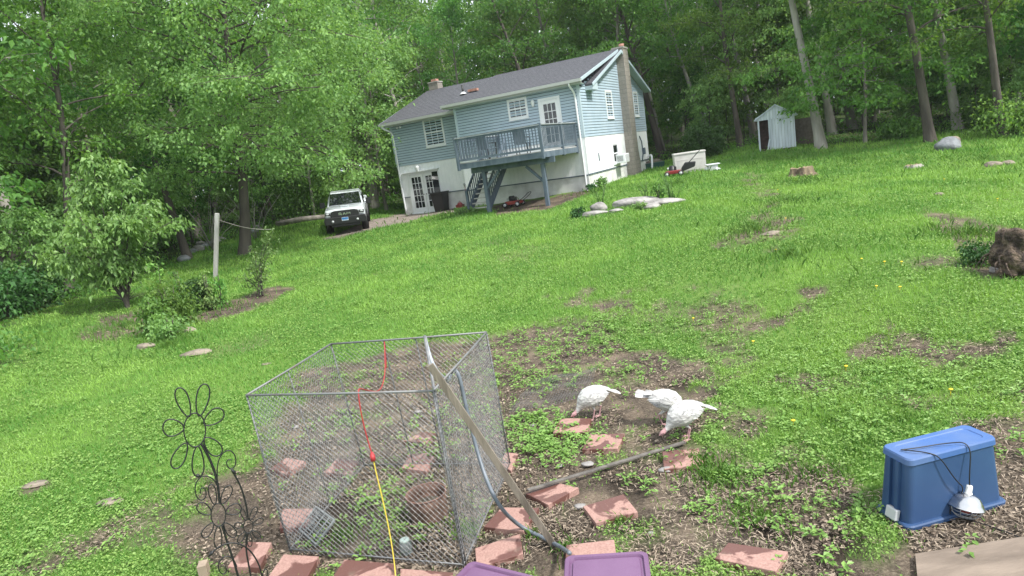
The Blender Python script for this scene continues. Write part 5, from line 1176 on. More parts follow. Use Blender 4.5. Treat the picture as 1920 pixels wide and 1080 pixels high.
def panel(i, j, seed):
    a0, b0, a1, b1 = KB[i]-O_, KB[j]-O_, KT[i]-O_, KT[j]-O_
    rr = random.Random(seed); W_ = (b0-a0).length; H_ = ((a1-a0).length+(b1-b0).length)/2
    nrm = (b0-a0).cross(a1-a0).normalized(); ph = [rr.uniform(0, 6.28) for _ in range(4)]
    def P(u, v):
        s_ = .018*math.sin(5*u+ph[0]+2*v)*math.sin(math.pi*v)+.01*math.sin(11*u+ph[1]+7*v)
        return a0.lerp(b0, u).lerp(a1.lerp(b1, u), v) + nrm*s_
    o = MB().tube([a1, a1.lerp(b1, .5)+Vector((0, 0, -.004)), b1], .0095, 8).build('top_rail', M_RAIL, pen); MB().tube([a0+Vector((0, 0, .03)), b0+Vector((0, 0, .03))], .006, 6).build('bottom_rail', M_RAIL, pen)
    st_ = .052; mb = MB(); nx = int(W_/st_); nzc = int(H_/.026); seg = max(2, nzc//4)
    # chain link: every wire zigzags down the panel and hooks into its neighbours
    for k in range(nx+1):
        pts = []
        for r_ in range(nzc*1+1):
            u = (k + (.56 if (r_ % 2) else -.06))/nx*1.0; u = min(max(u, 0), 1); pts.append(P(u, r_/nzc) + nrm*(.003 if r_ % 2 else -.003))
        mb.tube(pts, .0023, 3, cap=False, smooth=False)
    for k in range(nx+1):
        pts = []
        for r_ in range(nzc*1+1):
            u = (k + (.44 if (r_ % 2) else 1.06))/nx; u = min(max(u, 0), 1); pts.append(P(u, r_/nzc) + nrm*(-.003 if r_ % 2 else .003))
        if k < nx: mb.tube(pts, .0023, 3, cap=False, smooth=False)
    mb.build('wire_mesh', M_WIRE, pen)
    return o
for i, j, s in ((0, 1, 1), (1, 2, 2), (2, 3, 3), (3, 0, 4)): panel(i, j, s)
for i in range(4):
    mb = MB(); a, b = KB[i]-O_, KT[i]-O_; pts = []
    for k in range(120): t = k/119; an = k*2.1; pts.append(a.lerp(b, t)+Vector((math.cos(an)*.012, math.sin(an)*.012, 0)))
    mb.tube(pts, .003, 4); mb.tube([a-Vector((0, 0, .05)), b], .006, 6); mb.build('corner_post', M_WIRED, pen)
q = KT[1]-O_; t_ = atY(796, 629, KB[1].y+.12)-O_; mb = MB(); mb.tube([KB[1]-O_+Vector((.01, .04, -.05)), t_], .011, 7); mb.build('tall_stake', M_WIRED, pen)
for (u, i, j) in ((.56, 3, 2), (.35, 3, 2)): a, b = KB[i].lerp(KB[j], u)-O_, KT[i].lerp(KT[j], u)-O_; MB().tube([a+Vector((0, .012, 0)), b+Vector((0, .012, 0))], .007, 6).build('stay', M_WIRED, pen)
a, b = KB[0].lerp(KB[3], .5)-O_, KT[0].lerp(KT[3], .45)-O_; MB().tube([a-Vector((.012, 0, 0)), b-Vector((.012, 0, 0))], .006, 6).build('stay', M_WIRED, pen)

def on_ray(px, py, ref, d=0):
    """point seen at the pixel, at the depth of a reference point"""
    return Vector(atY(px, py, ref.y+d))
# cords, hose, plank
fm = KT[0].lerp(KT[1], .61); bm = KT[3].lerp(KT[2], .36)
pts = [on_ray(724, 690, bm, .02), on_ray(724, 660, bm, .03), bm+Vector((0, .01, .02)), on_ray(722, 668, bm, -.1), on_ray(722, 705, bm, -.5), on_ray(713, 735, bm, -.95), on_ray(690, 733, fm, .3), on_ray(676, 728, fm, .06), on_ray(671, 732, fm, -.02), on_ray(676, 770, fm, -.04), on_ray(685, 810, fm, -.05), on_ray(697, 850, fm, -.08)]
M_CORD = mat('red_cord', (.36, .03, .035), .45); mb = MB(); mb.tube(chaikin(pts, 2), .005, 7); c_ = mb.build('extension_cord', M_CORD); tag(c_, 'red extension cord draped over the front rail of the wire pen', 'cord')
mb = MB(); a, b = on_ray(697, 848, fm, -.08), on_ray(700, 864, fm, -.085); mb.tube([a, a.lerp(b, .3), a.lerp(b, .32), b], [.012, .014, .02, .02], 8); mb.build('plug', M_CORD, c_)
pts = [on_ray(700, 862, fm, -.085), on_ray(706, 890, fm, -.1), on_ray(716, 930, fm, -.12), on_ray(728, 985, fm, -.16), on_ray(736, 1030, fm, -.2), Vector(at_z(742, 1078, .03)), Vector(at_z(741, 1110, .012)), Vector(at_z(735, 1150, .012))]
mb = MB(); mb.tube(chaikin(pts, 2), .0048, 7); tag(mb.build('extension_cord', mat('yellow_cord', (.62, .48, .06), .5)), 'yellow cord running down from the red plug to the ground', 'cord')
rt = KT[1].lerp(KT[2], .38)
pts = [Vector(at_z(1068, 1037, .25)), Vector(at_z(1052, 1026, .05)), Vector(at_z(1018, 1008, .03)), Vector(at_z(975, 988, .03)), on_ray(935, 950, rt, -.5), on_ray(910, 895, rt, -.3), on_ray(893, 840, rt, -.15), on_ray(878, 780, rt, -.06), on_ray(868, 735, rt, -.02), on_ray(860, 700, rt, -.0), on_ray(850, 692, rt, .03), on_ray(842, 703, rt, .06), on_ray(838, 716, rt, .08)]
M_HOSE = mat('grey_hose', (.10, .12, .145), .4, (.15, .17, .2), 10)
mb = MB(); mb.tube(chaikin(pts, 3), .016, 9); tag(mb.build('garden_hose', M_HOSE), 'dark grey hose looping over the right side of the wire pen', 'hose')
s_ = KT[1]
pts = [on_ray(797, 632, s_, .45), on_ray(801, 650, s_, .35), on_ray(810, 680, s_, .15), on_ray(822, 700, s_, .1), on_ray(842, 716, rt, .0), on_ray(846, 700, rt, .05)]
mb = MB(); mb.tube(chaikin(pts, 3), .013, 9); tag(mb.build('garden_hose', mat('pale_hose', (.33, .36, .40), .4)), 'pale grey hose end hanging down behind the leaning plank', 'hose')
a = Vector(at_z(1042, 1026, .0)); b = on_ray(806, 684, s_, -.06)
dd = (b-a).normalized(); mb = MB(); mb.bar(a-Vector((0, 0, .01)), b, .052, .022, up=(-.1, -1, .25)); tag(mb.build('wooden_plank', M_WOODG, bevel=.002, seg=1), 'weathered grey plank leaning against the corner of the wire pen', 'plank')
a = Vector(at_z(990, 919, .06)); b = Vector(at_z(1284, 829, .02)); mb = MB(); mb.bar(a, b, .042, .014); tag(mb.build('wooden_plank', mat('dark_plank', (.075, .066, .06), .85, (.16, .145, .13), 9, 7, .4, 40, stretch=(1, 1, .2))), 'dark grey plank lying on the soil from a paver to the turkeys', 'plank')

# pavers
M_PAVE = bpy.data.materials.new('red_paver'); m = M_PAVE; m.use_nodes = True; N, L = m.node_tree.nodes, m.node_tree.links; b_ = N['Principled BSDF']
t = N.new('ShaderNodeTexCoord'); nz = N.new('ShaderNodeTexNoise'); nz.inputs['Scale'].default_value = 3.2; nz.inputs['Detail'].default_value = 4; nz.inputs['Distortion'].default_value = .6; oi = N.new('ShaderNodeObjectInfo'); vm = N.new('ShaderNodeVectorMath'); vm.operation = 'ADD'
L.new(t.outputs['Object'], vm.inputs[0]); mu = N.new('ShaderNodeVectorMath'); mu.operation = 'SCALE'; mu.inputs[0].default_value = (17, 31, 5); L.new(oi.outputs['Random'], mu.inputs['Scale']); L.new(mu.outputs[0], vm.inputs[1]); L.new(vm.outputs[0], nz.inputs['Vector'])
wr = N.new('ShaderNodeMapRange'); wr.inputs['From Min'].default_value = .505; wr.inputs['From Max'].default_value = .535; L.new(nz.outputs['Fac'], wr.inputs['Value'])
n2 = N.new('ShaderNodeTexNoise'); n2.inputs['Scale'].default_value = 60; n2.inputs['Detail'].default_value = 6; L.new(t.outputs['Object'], n2.inputs['Vector'])
r1 = N.new('ShaderNodeValToRGB'); r1.color_ramp.elements[0].color = (.275, .155, .13, 1); r1.color_ramp.elements[1].color = (.385, .235, .20, 1); r1.color_ramp.elements[0].position = .3; r1.color_ramp.elements[1].position = .7; L.new(n2.outputs['Fac'], r1.inputs['Fac'])
mx_ = N.new('ShaderNodeMixRGB'); L.new(wr.outputs[0], mx_.inputs['Fac']); L.new(r1.outputs[0], mx_.inputs['Color1']); mx_.inputs['Color2'].default_value = (.13, .058, .048, 1)
# soil smears
n3 = N.new('ShaderNodeTexNoise'); n3.inputs['Scale'].default_value = 9; n3.inputs['Detail'].default_value = 9; L.new(vm.outputs[0], n3.inputs['Vector']); r3 = N.new('ShaderNodeMapRange'); r3.inputs['From Min'].default_value = .6; r3.inputs['From Max'].default_value = .75; r3.inputs['To Max'].default_value = .6; L.new(n3.outputs['Fac'], r3.inputs['Value'])
m3 = N.new('ShaderNodeMixRGB'); L.new(r3.outputs[0], m3.inputs['Fac']); L.new(mx_.outputs[0], m3.inputs['Color1']); m3.inputs['Color2'].default_value = (.16, .12, .09, 1)
L.new(m3.outputs[0], b_.inputs['Base Color']); ro = N.new('ShaderNodeMapRange'); ro.inputs['To Min'].default_value = .85; ro.inputs['To Max'].default_value = .45; L.new(wr.outputs[0], ro.inputs['Value']); L.new(ro.outputs[0], b_.inputs['Roughness'])
bp = N.new('ShaderNodeBump'); bp.inputs['Strength'].default_value = .35; bp.inputs['Distance'].default_value = .004; L.new(n2.outputs['Fac'], bp.inputs['Height']); L.new(bp.outputs[0], b_.inputs['Normal'])
PAV = [([(1050, 785), (1109, 785), (1100, 811), (1037, 811)], 'red paver with a wet dark square, nearest the left turkey, half behind weeds'),
       ([(1106, 814), (1171, 814), (1158, 842), (1091, 842)], 'red paver just below and right of the weedy one'),
       ([(1242, 850), (1310, 844), (1320, 871), (1245, 882)], 'red paver with pale flaked stains below the front turkey'),
       ([(1093, 950), (1169, 928), (1196, 961), (1117, 981)], 'red paver with wet stains below the middle of the dark lying plank'),
       ([(985, 924), (1040, 903), (1085, 914), (1028, 947)], 'red paver carrying the left end of the dark lying plank'),
       ([(1340, 1050), (1366, 1021), (1478, 1038), (1455, 1075)], 'plain red paver alone at the bottom right of the soil'),
       ([(1062, 1026), (1152, 1016), (1156, 1046), (1060, 1060)], 'red paver half hidden behind the right purple lid'),
       ([(907, 988), (940, 951), (1011, 953), (982, 998)], 'red paver under the grey hose beside the pen corner'),
       ([(891, 1030), (976, 1005), (981, 1040), (893, 1064)], 'red paver between the pen corner and the left purple lid'),
       ([(626, 1084), (647, 1053), (742, 1060), (742, 1100)], 'red paver at the bottom edge left of the yellow cord'),
       ([(749, 1102), (751, 1068), (850, 1076), (852, 1112)], 'red paver at the bottom edge right of the yellow cord'),
       ([(427, 1064), (464, 1018), (510, 1020), (487, 1067)], 'red paver behind the wire flower stems'),
       ([(505, 1084), (533, 1044), (599, 1048), (576, 1088)], 'red paver in front of the left pen corner'),
       ([(505, 880), (538, 860), (574, 867), (536, 891)], 'pale red paver seen through the left of the pen mesh'),
       ([(607, 887), (633, 862), (673, 867), (651, 891)], 'pale red paver in the middle of the pen'),
       ([(756, 829), (791, 809), (818, 813), (800, 833)], 'pale red paver at the back of the pen'),
       ([(753, 878), (767, 851), (817, 849), (800, 884)], 'dark red paver behind the rusty drum'),
       ([(524, 992), (530, 956), (587, 956), (575, 990)], 'grey red paver beside the white rack in the pen'),
       ([(935, 868), (949, 849), (971, 851), (958, 882)], 'small red paver corner poking out at the right of the pen')]
for i, (c4, lb) in enumerate(PAV):
    rr = random.Random(i); tp_ = [Vector(at_z(px, py, .03)) for px, py in c4]; c = sum(tp_, Vector())/4; th_ = .05
    top = [v-c for v in tp_]; top = [v+Vector((0, 0, rr.uniform(-.006, .01))) for v in top]; top[3].z = top[0].z+top[2].z-top[1].z
    bot = [v-Vector((0, 0, th_+.02)) for v in top]; mb = MB(); mb.add(top+bot, [(0, 3, 2, 1), (4, 5, 6, 7), (0, 1, 5, 4), (1, 2, 6, 5), (2, 3, 7, 6), (3, 0, 4, 7)])
    # outline order in the picture is clockwise, so the top faces up
    me_o = mb.build('paving_stone', M_PAVE, None, Vector((c.x, c.y, max(.03, gz(c.x, c.y)+.042))), bevel=.005, seg=2); tag(me_o, lb, 'paver')
# small stones and bits
for i, (px, py, s, lb) in enumerate([(1102, 873, .06, 'pale stone just above the lying plank'), (1088, 953, .05, 'pale stone touching the corner of the wet stained paver'), (1248, 884, .07, 'whitish stone under the flaked paver'), (1050, 876, .035, 'small stone left of the plank'), (555, 803, .045, 'white stone lying in the pen behind the front mesh'), (1222, 1006, .03, 'tiny bluish pebble on the soil'), (1000, 800, .04, 'pale stone in the weeds right of the pen'), (785, 775, .05, 'pale stone at the back right inside the pen'), (610, 815, .03, 'small stone in the middle of the pen')]):
    rock(px, py, (s, s*.65, s*.4), M_ROCK, lb, 150+i, .25, name='stone', cat='stone')
# rusty drum, white rack, jar
q = Vector(at_z(806, 966, 0)); dr_ = empty('metal_drum', q, 0, 'open rusty metal drum inside the wire pen', 'drum')
M_RUSTT = mat('rusty_drum', (.09, .05, .036), .8, (.20, .12, .09), 6, 7, .3, 40)
mb = MB(); ro_ = .18; mb.lathe([(ro_*.93, 0), (ro_*.95, .12), (ro_*.965, .125), (ro_*.965, .145), (ro_*.96, .15), (ro_, .22), (ro_*.97, .22), (ro_*.93, .14), (ro_*.9, .02), (0, .02)], 32); mb.build('body', M_RUSTT, dr_)
MB().tube([(ro_*math.cos(a), ro_*math.sin(a), .22) for a in [k*math.pi/16 for k in range(33)]], .007, 6).build('rim', mat('drum_rim', (.2, .11, .085), .6), dr_)
mb = MB(); mb.lathe([(ro_*.89, .1), (ro_*.5, .12), (0, .11)], 20); mb.build('soil', mat('potting_soil', (.05, .04, .03), .95, (.12, .10, .07), 30), dr_)
cs = [Vector(at_z(px, py, z)) for px, py, z in ((562, 993, .03), (593, 951, .05), (627, 976, .05), (593, 1022, .03))]; c = sum(cs, Vector())/4; cs = [v-c for v in cs]; rk = empty('wire_rack', c, 0, 'white plastic grid rack lying on the soil in the pen', 'rack')
mb = MB()
for k in range(4): mb.bar(cs[k], cs[(k+1) % 4], .016, .02)
M_RACK = mat('rack_plastic', (.17, .185, .19), .5); mb.build('frame', M_RACK, rk); mb = MB()
for k in range(1, 10): t = k/10; mb.bar(cs[0].lerp(cs[1], t), cs[3].lerp(cs[2], t), .006, .008)
for k in (1, 2, 3): t = k/4; mb.bar(cs[0].lerp(cs[3], t), cs[1].lerp(cs[2], t), .009, .01)
mb.build('grid', M_RACK, rk)
q = Vector(at_z(763, 1036, 0)); jr = empty('jar', q, 0, 'clear glass jar with pale lid standing in the front of the pen', 'jar')
gm = mat('clear_glass', (.75, .85, .85), .05); gm.node_tree.nodes['Principled BSDF'].inputs['Transmission Weight'].default_value = .8
MB().lathe([(.0, 0), (.045, 0), (.05, .01), (.05, .085), (.038, .1)], 18).build('body', gm, jr); MB().lathe([(.0, .125), (.03, .125), (.04, .12), (.04, .1), (.0, .1)], 18).build('lid', mat('jar_lid', (.45, .55, .5), .4), jr)
# wire netting on the ground
mb = MB(); c0, c1, c2, c3 = [Vector(at_z(px, py, .012)) for px, py in ((955, 775), (1000, 712), (1120, 690), (1095, 748))]
def NP(u, v): q_ = c0.lerp(c3, u).lerp(c1.lerp(c2, u), v); q_.z = .02+.015*math.sin(9*u+5*v)+.01*math.sin(17*v); return q_
for k in range(25): mb.tube([NP(k/24, j/12) for j in range(13)], .0016, 3, cap=False); mb.tube([NP(j/12, k/24) for j in range(13)], .0016, 3, cap=False)
tag(mb.build('wire_netting', M_WIRED), 'grey wire netting lying flat on the soil left of the turkeys', 'netting')

# ------------------------------------------------------------------ wire flower ornament
c = Vector(at_z(468, 1125, 0)); dirn = Vector((c.x, c.y, 0)).normalized()
def FP(zx, zy, off=0):
    px, py = 300+zx/2.841, 700+zy/2.842; d = ray(px, py); n_ = dirn; t = (c-cam.location).dot(n_)/d.dot(n_); return cam.location + d*t + dirn*off - c
orn = empty('garden_ornament', c, 0, 'black wire garden ornament of three daisies with curling stems', 'garden ornament')
M_IRON = mat('black_iron', (.012, .012, .014), .45)
def petal(B, Tp, w):
    bx, by = B; tx, ty = Tp; dx, dy = tx-bx, ty-by; l = math.hypot(dx, dy); ux, uy = dx/l, dy/l; nx, ny = -uy, ux; pts = []
    for k in range(25):
        t = k/24; a = math.pi*t; s = math.sin(a*.5)  # along
        al = (1-math.cos(2*math.pi*t))/2; sd_ = math.sin(2*math.pi*t)*(.55+.45*al); b0 = .22
        pts.append((bx+ux*l*al+nx*w*sd_*1.05, by+uy*l*al+ny*w*sd_*1.05))
    return pts
def wire(pts, r, off=0): return MB().tube([FP(x, y, off) for x, y in pts], r*1.25, 7)
def flower(cx_, cy_, rx, ry, petals, r):
    mb = MB(); mb.tube([FP(cx_+rx*math.cos(a), cy_+ry*math.sin(a)) for a in [k*math.pi/18 for k in range(37)]], r*1.15, 7, cap=False)
    f = mb.build('daisy', M_IRON, orn)
    for (B, Tp, w) in petals: wire(petal(B, Tp, w), r).build('petal', M_IRON, f)
flower(185, 302, 58, 90, [((155, 232), (97, 78), 40), ((208, 228), (242, 57), 40), ((235, 272), (335, 198), 44), ((238, 345), (322, 432), 44), ((200, 388), (204, 552), 38), ((140, 372), (72, 505), 40), ((128, 290), (15, 290), 54)], .0042)
flower(311, 754, 39, 61, [((292, 700), (270, 592), 24), ((328, 696), (376, 600), 27), ((350, 742), (432, 712), 33), ((343, 798), (402, 870), 28), ((310, 815), (308, 932), 25), ((284, 798), (228, 873), 26), ((272, 748), (200, 700), 34)], .0036)
flower(470, 815, 25, 36, [((457, 783), (434, 722), 14), ((480, 782), (513, 714), 16), ((495, 806), (550, 776), 17), ((490, 840), (535, 876), 16), ((475, 851), (479, 924), 15), ((455, 845), (416, 900), 16), ((445, 815), (397, 808), 18)], .003)
def cwire(pts, r, nm='stem', off=0): 
    v = chaikin([(x, y, 0) for x, y in pts], 3); MB().tube([FP(q_.x, q_.y, off) for q_ in v], r*1.25, 8).build(nm, M_IRON, orn)
cwire([(222, 378), (262, 450), (290, 520), (310, 600), (318, 692)], .0075, 'stem', .006)
cwire([(332, 812), (360, 910), (390, 990), (415, 1080), (455, 1180), (478, 1208)], .0065, 'stem', .006)
cwire([(392, 530), (430, 600), (458, 690), (470, 779)], .0055); cwire([(462, 850), (457, 930), (470, 1010), (488, 1100), (480, 1208)], .0055)
cwire([(305, 560), (305, 480), (330, 425), (372, 405), (405, 440), (402, 500), (370, 512), (352, 480), (362, 458), (382, 462)], .0035, 'curl')
cwire([(310, 610), (285, 560), (235, 542), (195, 570), (184, 620), (198, 668), (228, 680), (248, 650), (242, 615), (222, 608), (212, 625), (216, 640)], .0035, 'curl')
cwire([(275, 955), (330, 912), (400, 900), (470, 930), (520, 1000), (540, 1060), (545, 1120), (520, 1170), (482, 1208)], .0045, 'curl')
cwire([(410, 1030), (390, 985), (350, 972), (312, 1000), (310, 1050), (338, 1075), (358, 1050), (345, 1028)], .0035, 'curl'); cwire([(545, 1100), (550, 1050), (570, 1040), (576, 1080), (570, 1120)], .0035, 'curl')
for (x, y, dx, dy) in ((272, 962, -16, 18), (390, 522, -14, -16), (202, 545, -6, -10)):
    a, b = FP(x-dx, y-dy), FP(x+dx, y+dy); MB().tube([a, a.lerp(b, .3), a.lerp(b, .6), b], [.002, .014, .011, .002], 8).build('leaf', M_IRON, orn)

# ------------------------------------------------------------------ blue tote with heat lamp
M_BLUE = mat('blue_plastic', (.024, .06, .15), .5, (.035, .08, .18), 2.5)
M_BLUE_LIT = mat('lit_blue_plastic', (.05, .12, .32), .5, (.095, .155, .31), 3)  # lighter copy of the tote blue, paints the light on its upturned base
P1, P2, P3 = Vector(at_z(1697, 1000, 0)), Vector(at_z(1652, 935, 0)), Vector(at_z(1872, 936, 0))
ex = (P3-P1).normalized(); Lx = (P3-P1).length; ey = Vector((-ex.y, ex.x, 0)); Ly = abs((P2-P1).dot(ey)); Ly = .34; ex = Vector((math.cos(math.radians(10)), math.sin(math.radians(10)), 0)); ey = Vector((-ex.y, ex.x, 0)); P1 = P1 + ex*.03; Lx = .85
ct = P1 + ex*Lx/2 + ey*Ly/2; tote = empty('storage_tote', Vector((ct.x, ct.y, 0)), math.atan2(ex.y, ex.x), 'upturned blue plastic storage tote on bare soil', 'storage tote')
Hh = min(((abs((lambda v: v)(0))), 0) for _ in [0])[1] or .53
def rr4(w, h, r, n_=6):
    o = []
    for cx_, cy_, a0 in ((w/2-r, h/2-r, 0), (-w/2+r, h/2-r, 90), (-w/2+r, -h/2+r, 180), (w/2-r, -h/2+r, 270)):
        for k in range(n_+1): a = math.radians(a0+90*k/n_); o.append((cx_+r*math.cos(a), cy_+r*math.sin(a)))
    return o
def rings(mb, secs, cap=True, flip=False):
    n_ = None; V = []; 
    for w, h, r, z in secs:
        o = rr4(w, h, r); n_ = len(o); V += [(x, y, z) for x, y in o]
    Fs = [(i*n_+k, i*n_+(k+1) % n_, (i+1)*n_+(k+1) % n_, (i+1)*n_+k) for i in range(len(secs)-1) for k in range(n_)]
    if cap: Fs.append(tuple((len(secs)-1)*n_+k for k in range(n_)))
    return mb.add(V, Fs, False)
rings(MB(), [(Lx-.05, Ly-.05, .04, .03), (Lx-.12, Ly-.08, .05, Hh-.05)], False).build('body', M_BLUE, tote)
rings(MB(), [(Lx-.12, Ly-.08, .05, Hh-.052), (Lx-.095, Ly-.06, .05, Hh-.05), (Lx-.1, Ly-.065, .05, Hh-.012), (Lx-.115, Ly-.08, .045, Hh), (Lx-.22, Ly-.16, .04, Hh), (Lx-.23, Ly-.17, .04, Hh-.006)]).build('base_panel', M_BLUE_LIT, tote)
rings(MB(), [(Lx, Ly, .05, 0), (Lx+.005, Ly+.005, .05, .025), (Lx-.01, Ly-.01, .05, .035), (Lx-.06, Ly-.06, .04, .036)], False).build('rim', M_BLUE, tote)
mb = MB(); mb.box(-.025, .015, -.05, .05, .0, .085); o = mb.build('latch', M_GREY, tote, (-Lx/2-.005, -.02, .03), 0, bevel=.008); o.rotation_euler = (0, .25, 0)
mb = MB()
for yy in (-Ly*.12, Ly*.12): mb.bar((-Lx/2+.018, yy, .04), (-Lx/2+.052, yy, Hh-.05), .03, .03)
mb.build('side_rib', M_BLUE, tote)
lp = atY(1812, 948, P1.lerp(P3, .62).y-.09)
lamp = empty('heat_lamp', lp, 0, 'silver dome heat lamp with wire guard hanging on the front of the blue tote', 'heat lamp')
Mt = Matrix.Rotation(math.radians(14), 4, 'Y') @ Matrix.Rotation(math.radians(-6), 4, 'X')
M_ALU = mat('polished_aluminium', (.55, .55, .56), .22, metal=1.0)
MB().lathe([(.022, .09), (.04, .085), (.075, .065), (.1, .03), (.11, 0), (.117, -.003), (.117, -.008), (.108, -.006), (.096, .028), (.07, .06), (.02, .083)], 30, Mt).build('reflector', M_ALU, lamp)
MB().lathe([(.0, .15), (.018, .15), (.021, .14), (.021, .1), (.026, .095), (.026, .085)], 14, Mt).build('socket', mat('white_ceramic', (.7, .7, .68), .4), lamp)
MB().blob((0, 0, .0), (.05, .05, .06), 14, 10, Mt).build('bulb', mat('bulb_glass', (.25, .05, .05), .1, spec=.8), lamp)
mb = MB()
for k in range(5):
    a = math.pi*k/5; mb.tube([Mt @ Vector((.108*math.cos(t)*math.cos(a), .108*math.cos(t)*math.sin(a), -.085*math.sin(t)-.006)) for t in [j*math.pi/14 for j in range(15)]], .0022, 5)
for z_, r_ in ((-.03, .1), (-.06, .075), (-.08, .04)): mb.tube([Mt @ Vector((r_*math.cos(a), r_*math.sin(a), z_)) for a in [k*math.pi/12 for k in range(25)]], .0022, 5)
mb.build('guard', M_METAL, lamp)
top = Hh; tm = tote.matrix_basis
def TL(x, y, z): return Vector((ct.x, ct.y, 0)) + ex*x + ey*y + Vector((0, 0, z))
sk = lp + Mt.to_3x3() @ Vector((0, 0, .15))
pts = [sk, sk+Vector((0, .0, .07)), TL(.13, -Ly/2+.02, Hh+.03), TL(.0, -.06, Hh+.012), TL(-.2, -.03, Hh+.01), TL(-Lx/2+.09, .0, Hh+.012), TL(-Lx/2+.12, -.02, Hh+.014), TL(-.2, -Ly/2+.05, Hh+.012), TL(-.14, -Ly/2+.01, Hh-.02), TL(-.04, -Ly/2-.01, Hh*.6), TL(.05, -Ly/2-.01, .22), lp+Vector((-.1, .04, -.02)), lp+Vector((-.09, .03, -.12)), Vector((lp.x-.02, lp.y+.02, .012)), Vector((lp.x+.2, lp.y-.35, .012)), Vector((lp.x+.3, lp.y-.9, .012))]
tag(MB().tube(chaikin(pts, 3), .0042, 7).build('power_cord', M_BLACK), 'black cord of the heat lamp looping over the top of the blue tote', 'cord')
# weathered board at the lower right
bb = [Vector(at_z(px, py, .03)) for px, py in ((1722, 1100), (1716, 1038), (1930, 1004), (1960, 1100))]; c = sum(bb, Vector())/4
mb = MB(); mb.add([v-c for v in bb]+[v-c-Vector((0, 0, .028)) for v in bb], [(0, 3, 2, 1), (4, 5, 6, 7), (0, 1, 5, 4), (1, 2, 6, 5), (2, 3, 7, 6), (3, 0, 4, 7)]); tag(mb.build('wooden_board', mat('tan_board', (.13, .10, .078), .85, (.24, .19, .15), 6, 7, .3, 40, stretch=(.3, 1, 1)), None, c), 'wide tan board on the soil in front of the blue tote', 'board')
q = Vector(at_z(386, 1082, 0)); tag(MB().box(-.035, .035, -.05, .05, 0, .13).build('wood_block', mat('pale_wood', (.35, .27, .2), .8), None, q, .2, bevel=.004), 'small pale wood block at the bottom left of the soil', 'block')

# ------------------------------------------------------------------ bins with purple lids
M_PUR = mat('purple_plastic', (.14, .07, .145), .5, (.17, .09, .175), 3, bump=.08, bscale=60); M_CLB = mat('smoky_plastic', (.3, .29, .33), .3)
def purple_bin(cpx, w, h, rz, label, z=.30, group=None):
    c = Vector(at_z(*cpx, z)); t = empty('storage_bin', Vector((c.x, c.y, 0)), rz, label, 'storage bin')
    rings(MB(), [(w-.14, h-.12, .04, 0), (w-.05, h-.05, .05, z-.04)]).build('body', M_CLB, t)
    rings(MB(), [(w-.012, h-.012, .05, z-.045), (w, h, .05, z-.03), (w, h, .05, z-.006), (w-.012, h-.012, .048, z), (w-.062, h-.062, .04, z), (w-.078, h-.078, .035, z-.018), (w-.105, h-.105, .03, z-.018), (w-.12, h-.12, .028, z-.004), (w-.2, h-.2, .02, z-.003)]).build('lid', M_PUR, t)
    return t
a, b = Vector(at_z(1062, 1041, .3)), Vector(at_z(1211, 1032, .3)); d = (b-a); w = d.length+.03; rz1 = math.atan2(d.y, d.x)
def binpos(a, b, h): d = (b-a).normalized(); n_ = Vector((d.y, -d.x, 0)); return (a+b)/2 + n_*h/2
def purple_bin2(a, b, h, label):
    w = (b-a).length+.02; c = binpos(a, b, h); t = empty('storage_bin', Vector((c.x, c.y, 0)), math.atan2((b-a).y, (b-a).x), label, 'storage bin'); z = .3
    rings(MB(), [(w-.14, h-.12, .04, 0), (w-.05, h-.05, .05, z-.04)]).build('body', M_CLB, t)
    rings(MB(), [(w-.012, h-.012, .05, z-.045), (w, h, .05, z-.03), (w, h, .05, z-.006), (w-.012, h-.012, .048, z), (w-.062, h-.062, .04, z), (w-.078, h-.078, .035, z-.018), (w-.105, h-.105, .03, z-.018), (w-.12, h-.12, .028, z-.004), (w-.2, h-.2, .02, z-.003)]).build('lid', M_PUR, t)
purple_bin2(a, b, .62, 'bin with purple lid, the right one at the bottom edge')
a, b = Vector(at_z(885, 1050, .3)), Vector(at_z(1008, 1080, .3)); purple_bin2(a, b, .62, 'bin with purple lid, the left one beside the pen corner')

# ------------------------------------------------------------------ turkeys
def turkey_mat():
    m = bpy.data.materials.new('turkey_skin_and_down'); m.use_nodes = True; N, L = m.node_tree.nodes, m.node_tree.links; b = N['Principled BSDF']; b.inputs['Roughness'].default_value = .8; b.inputs['Specular IOR Level'].default_value = .2
    a = N.new('ShaderNodeAttribute'); a.attribute_name = 'bare'; t = N.new('ShaderNodeTexCoord'); mp = N.new('ShaderNodeMapping'); mp.inputs['Scale'].default_value = (1, 2.2, 3.5); L.new(t.outputs['Object'], mp.inputs[0])
    n_ = N.new('ShaderNodeTexNoise'); n_.inputs['Scale'].default_value = 11; n_.inputs['Detail'].default_value = 4; L.new(mp.outputs[0], n_.inputs['Vector'])
    r = N.new('ShaderNodeValToRGB'); r.color_ramp.elements[0].position = .3; r.color_ramp.elements[0].color = (.26, .25, .25, 1); r.color_ramp.elements[1].position = .6; r.color_ramp.elements[1].color = (.60, .59, .57, 1); L.new(n_.outputs['Fac'], r.inputs['Fac'])
    x = N.new('ShaderNodeMixRGB'); L.new(a.outputs['Fac'], x.inputs['Fac']); L.new(r.outputs[0], x.inputs['Color1']); x.inputs['Color2'].default_value = (.43, .25, .26, 1); L.new(x.outputs[0], b.inputs['Base Color'])
    bp = N.new('ShaderNodeBump'); bp.inputs['Strength'].default_value = .6; bp.inputs['Distance'].default_value = .01; L.new(n_.outputs['Fac'], bp.inputs['Height']); L.new(bp.outputs[0], b.inputs['Normal']); return m
M_TURK = turkey_mat(); M_FEA = mat('white_feathers', (.26, .255, .26), .75, (.60, .59, .57), 16, 5)
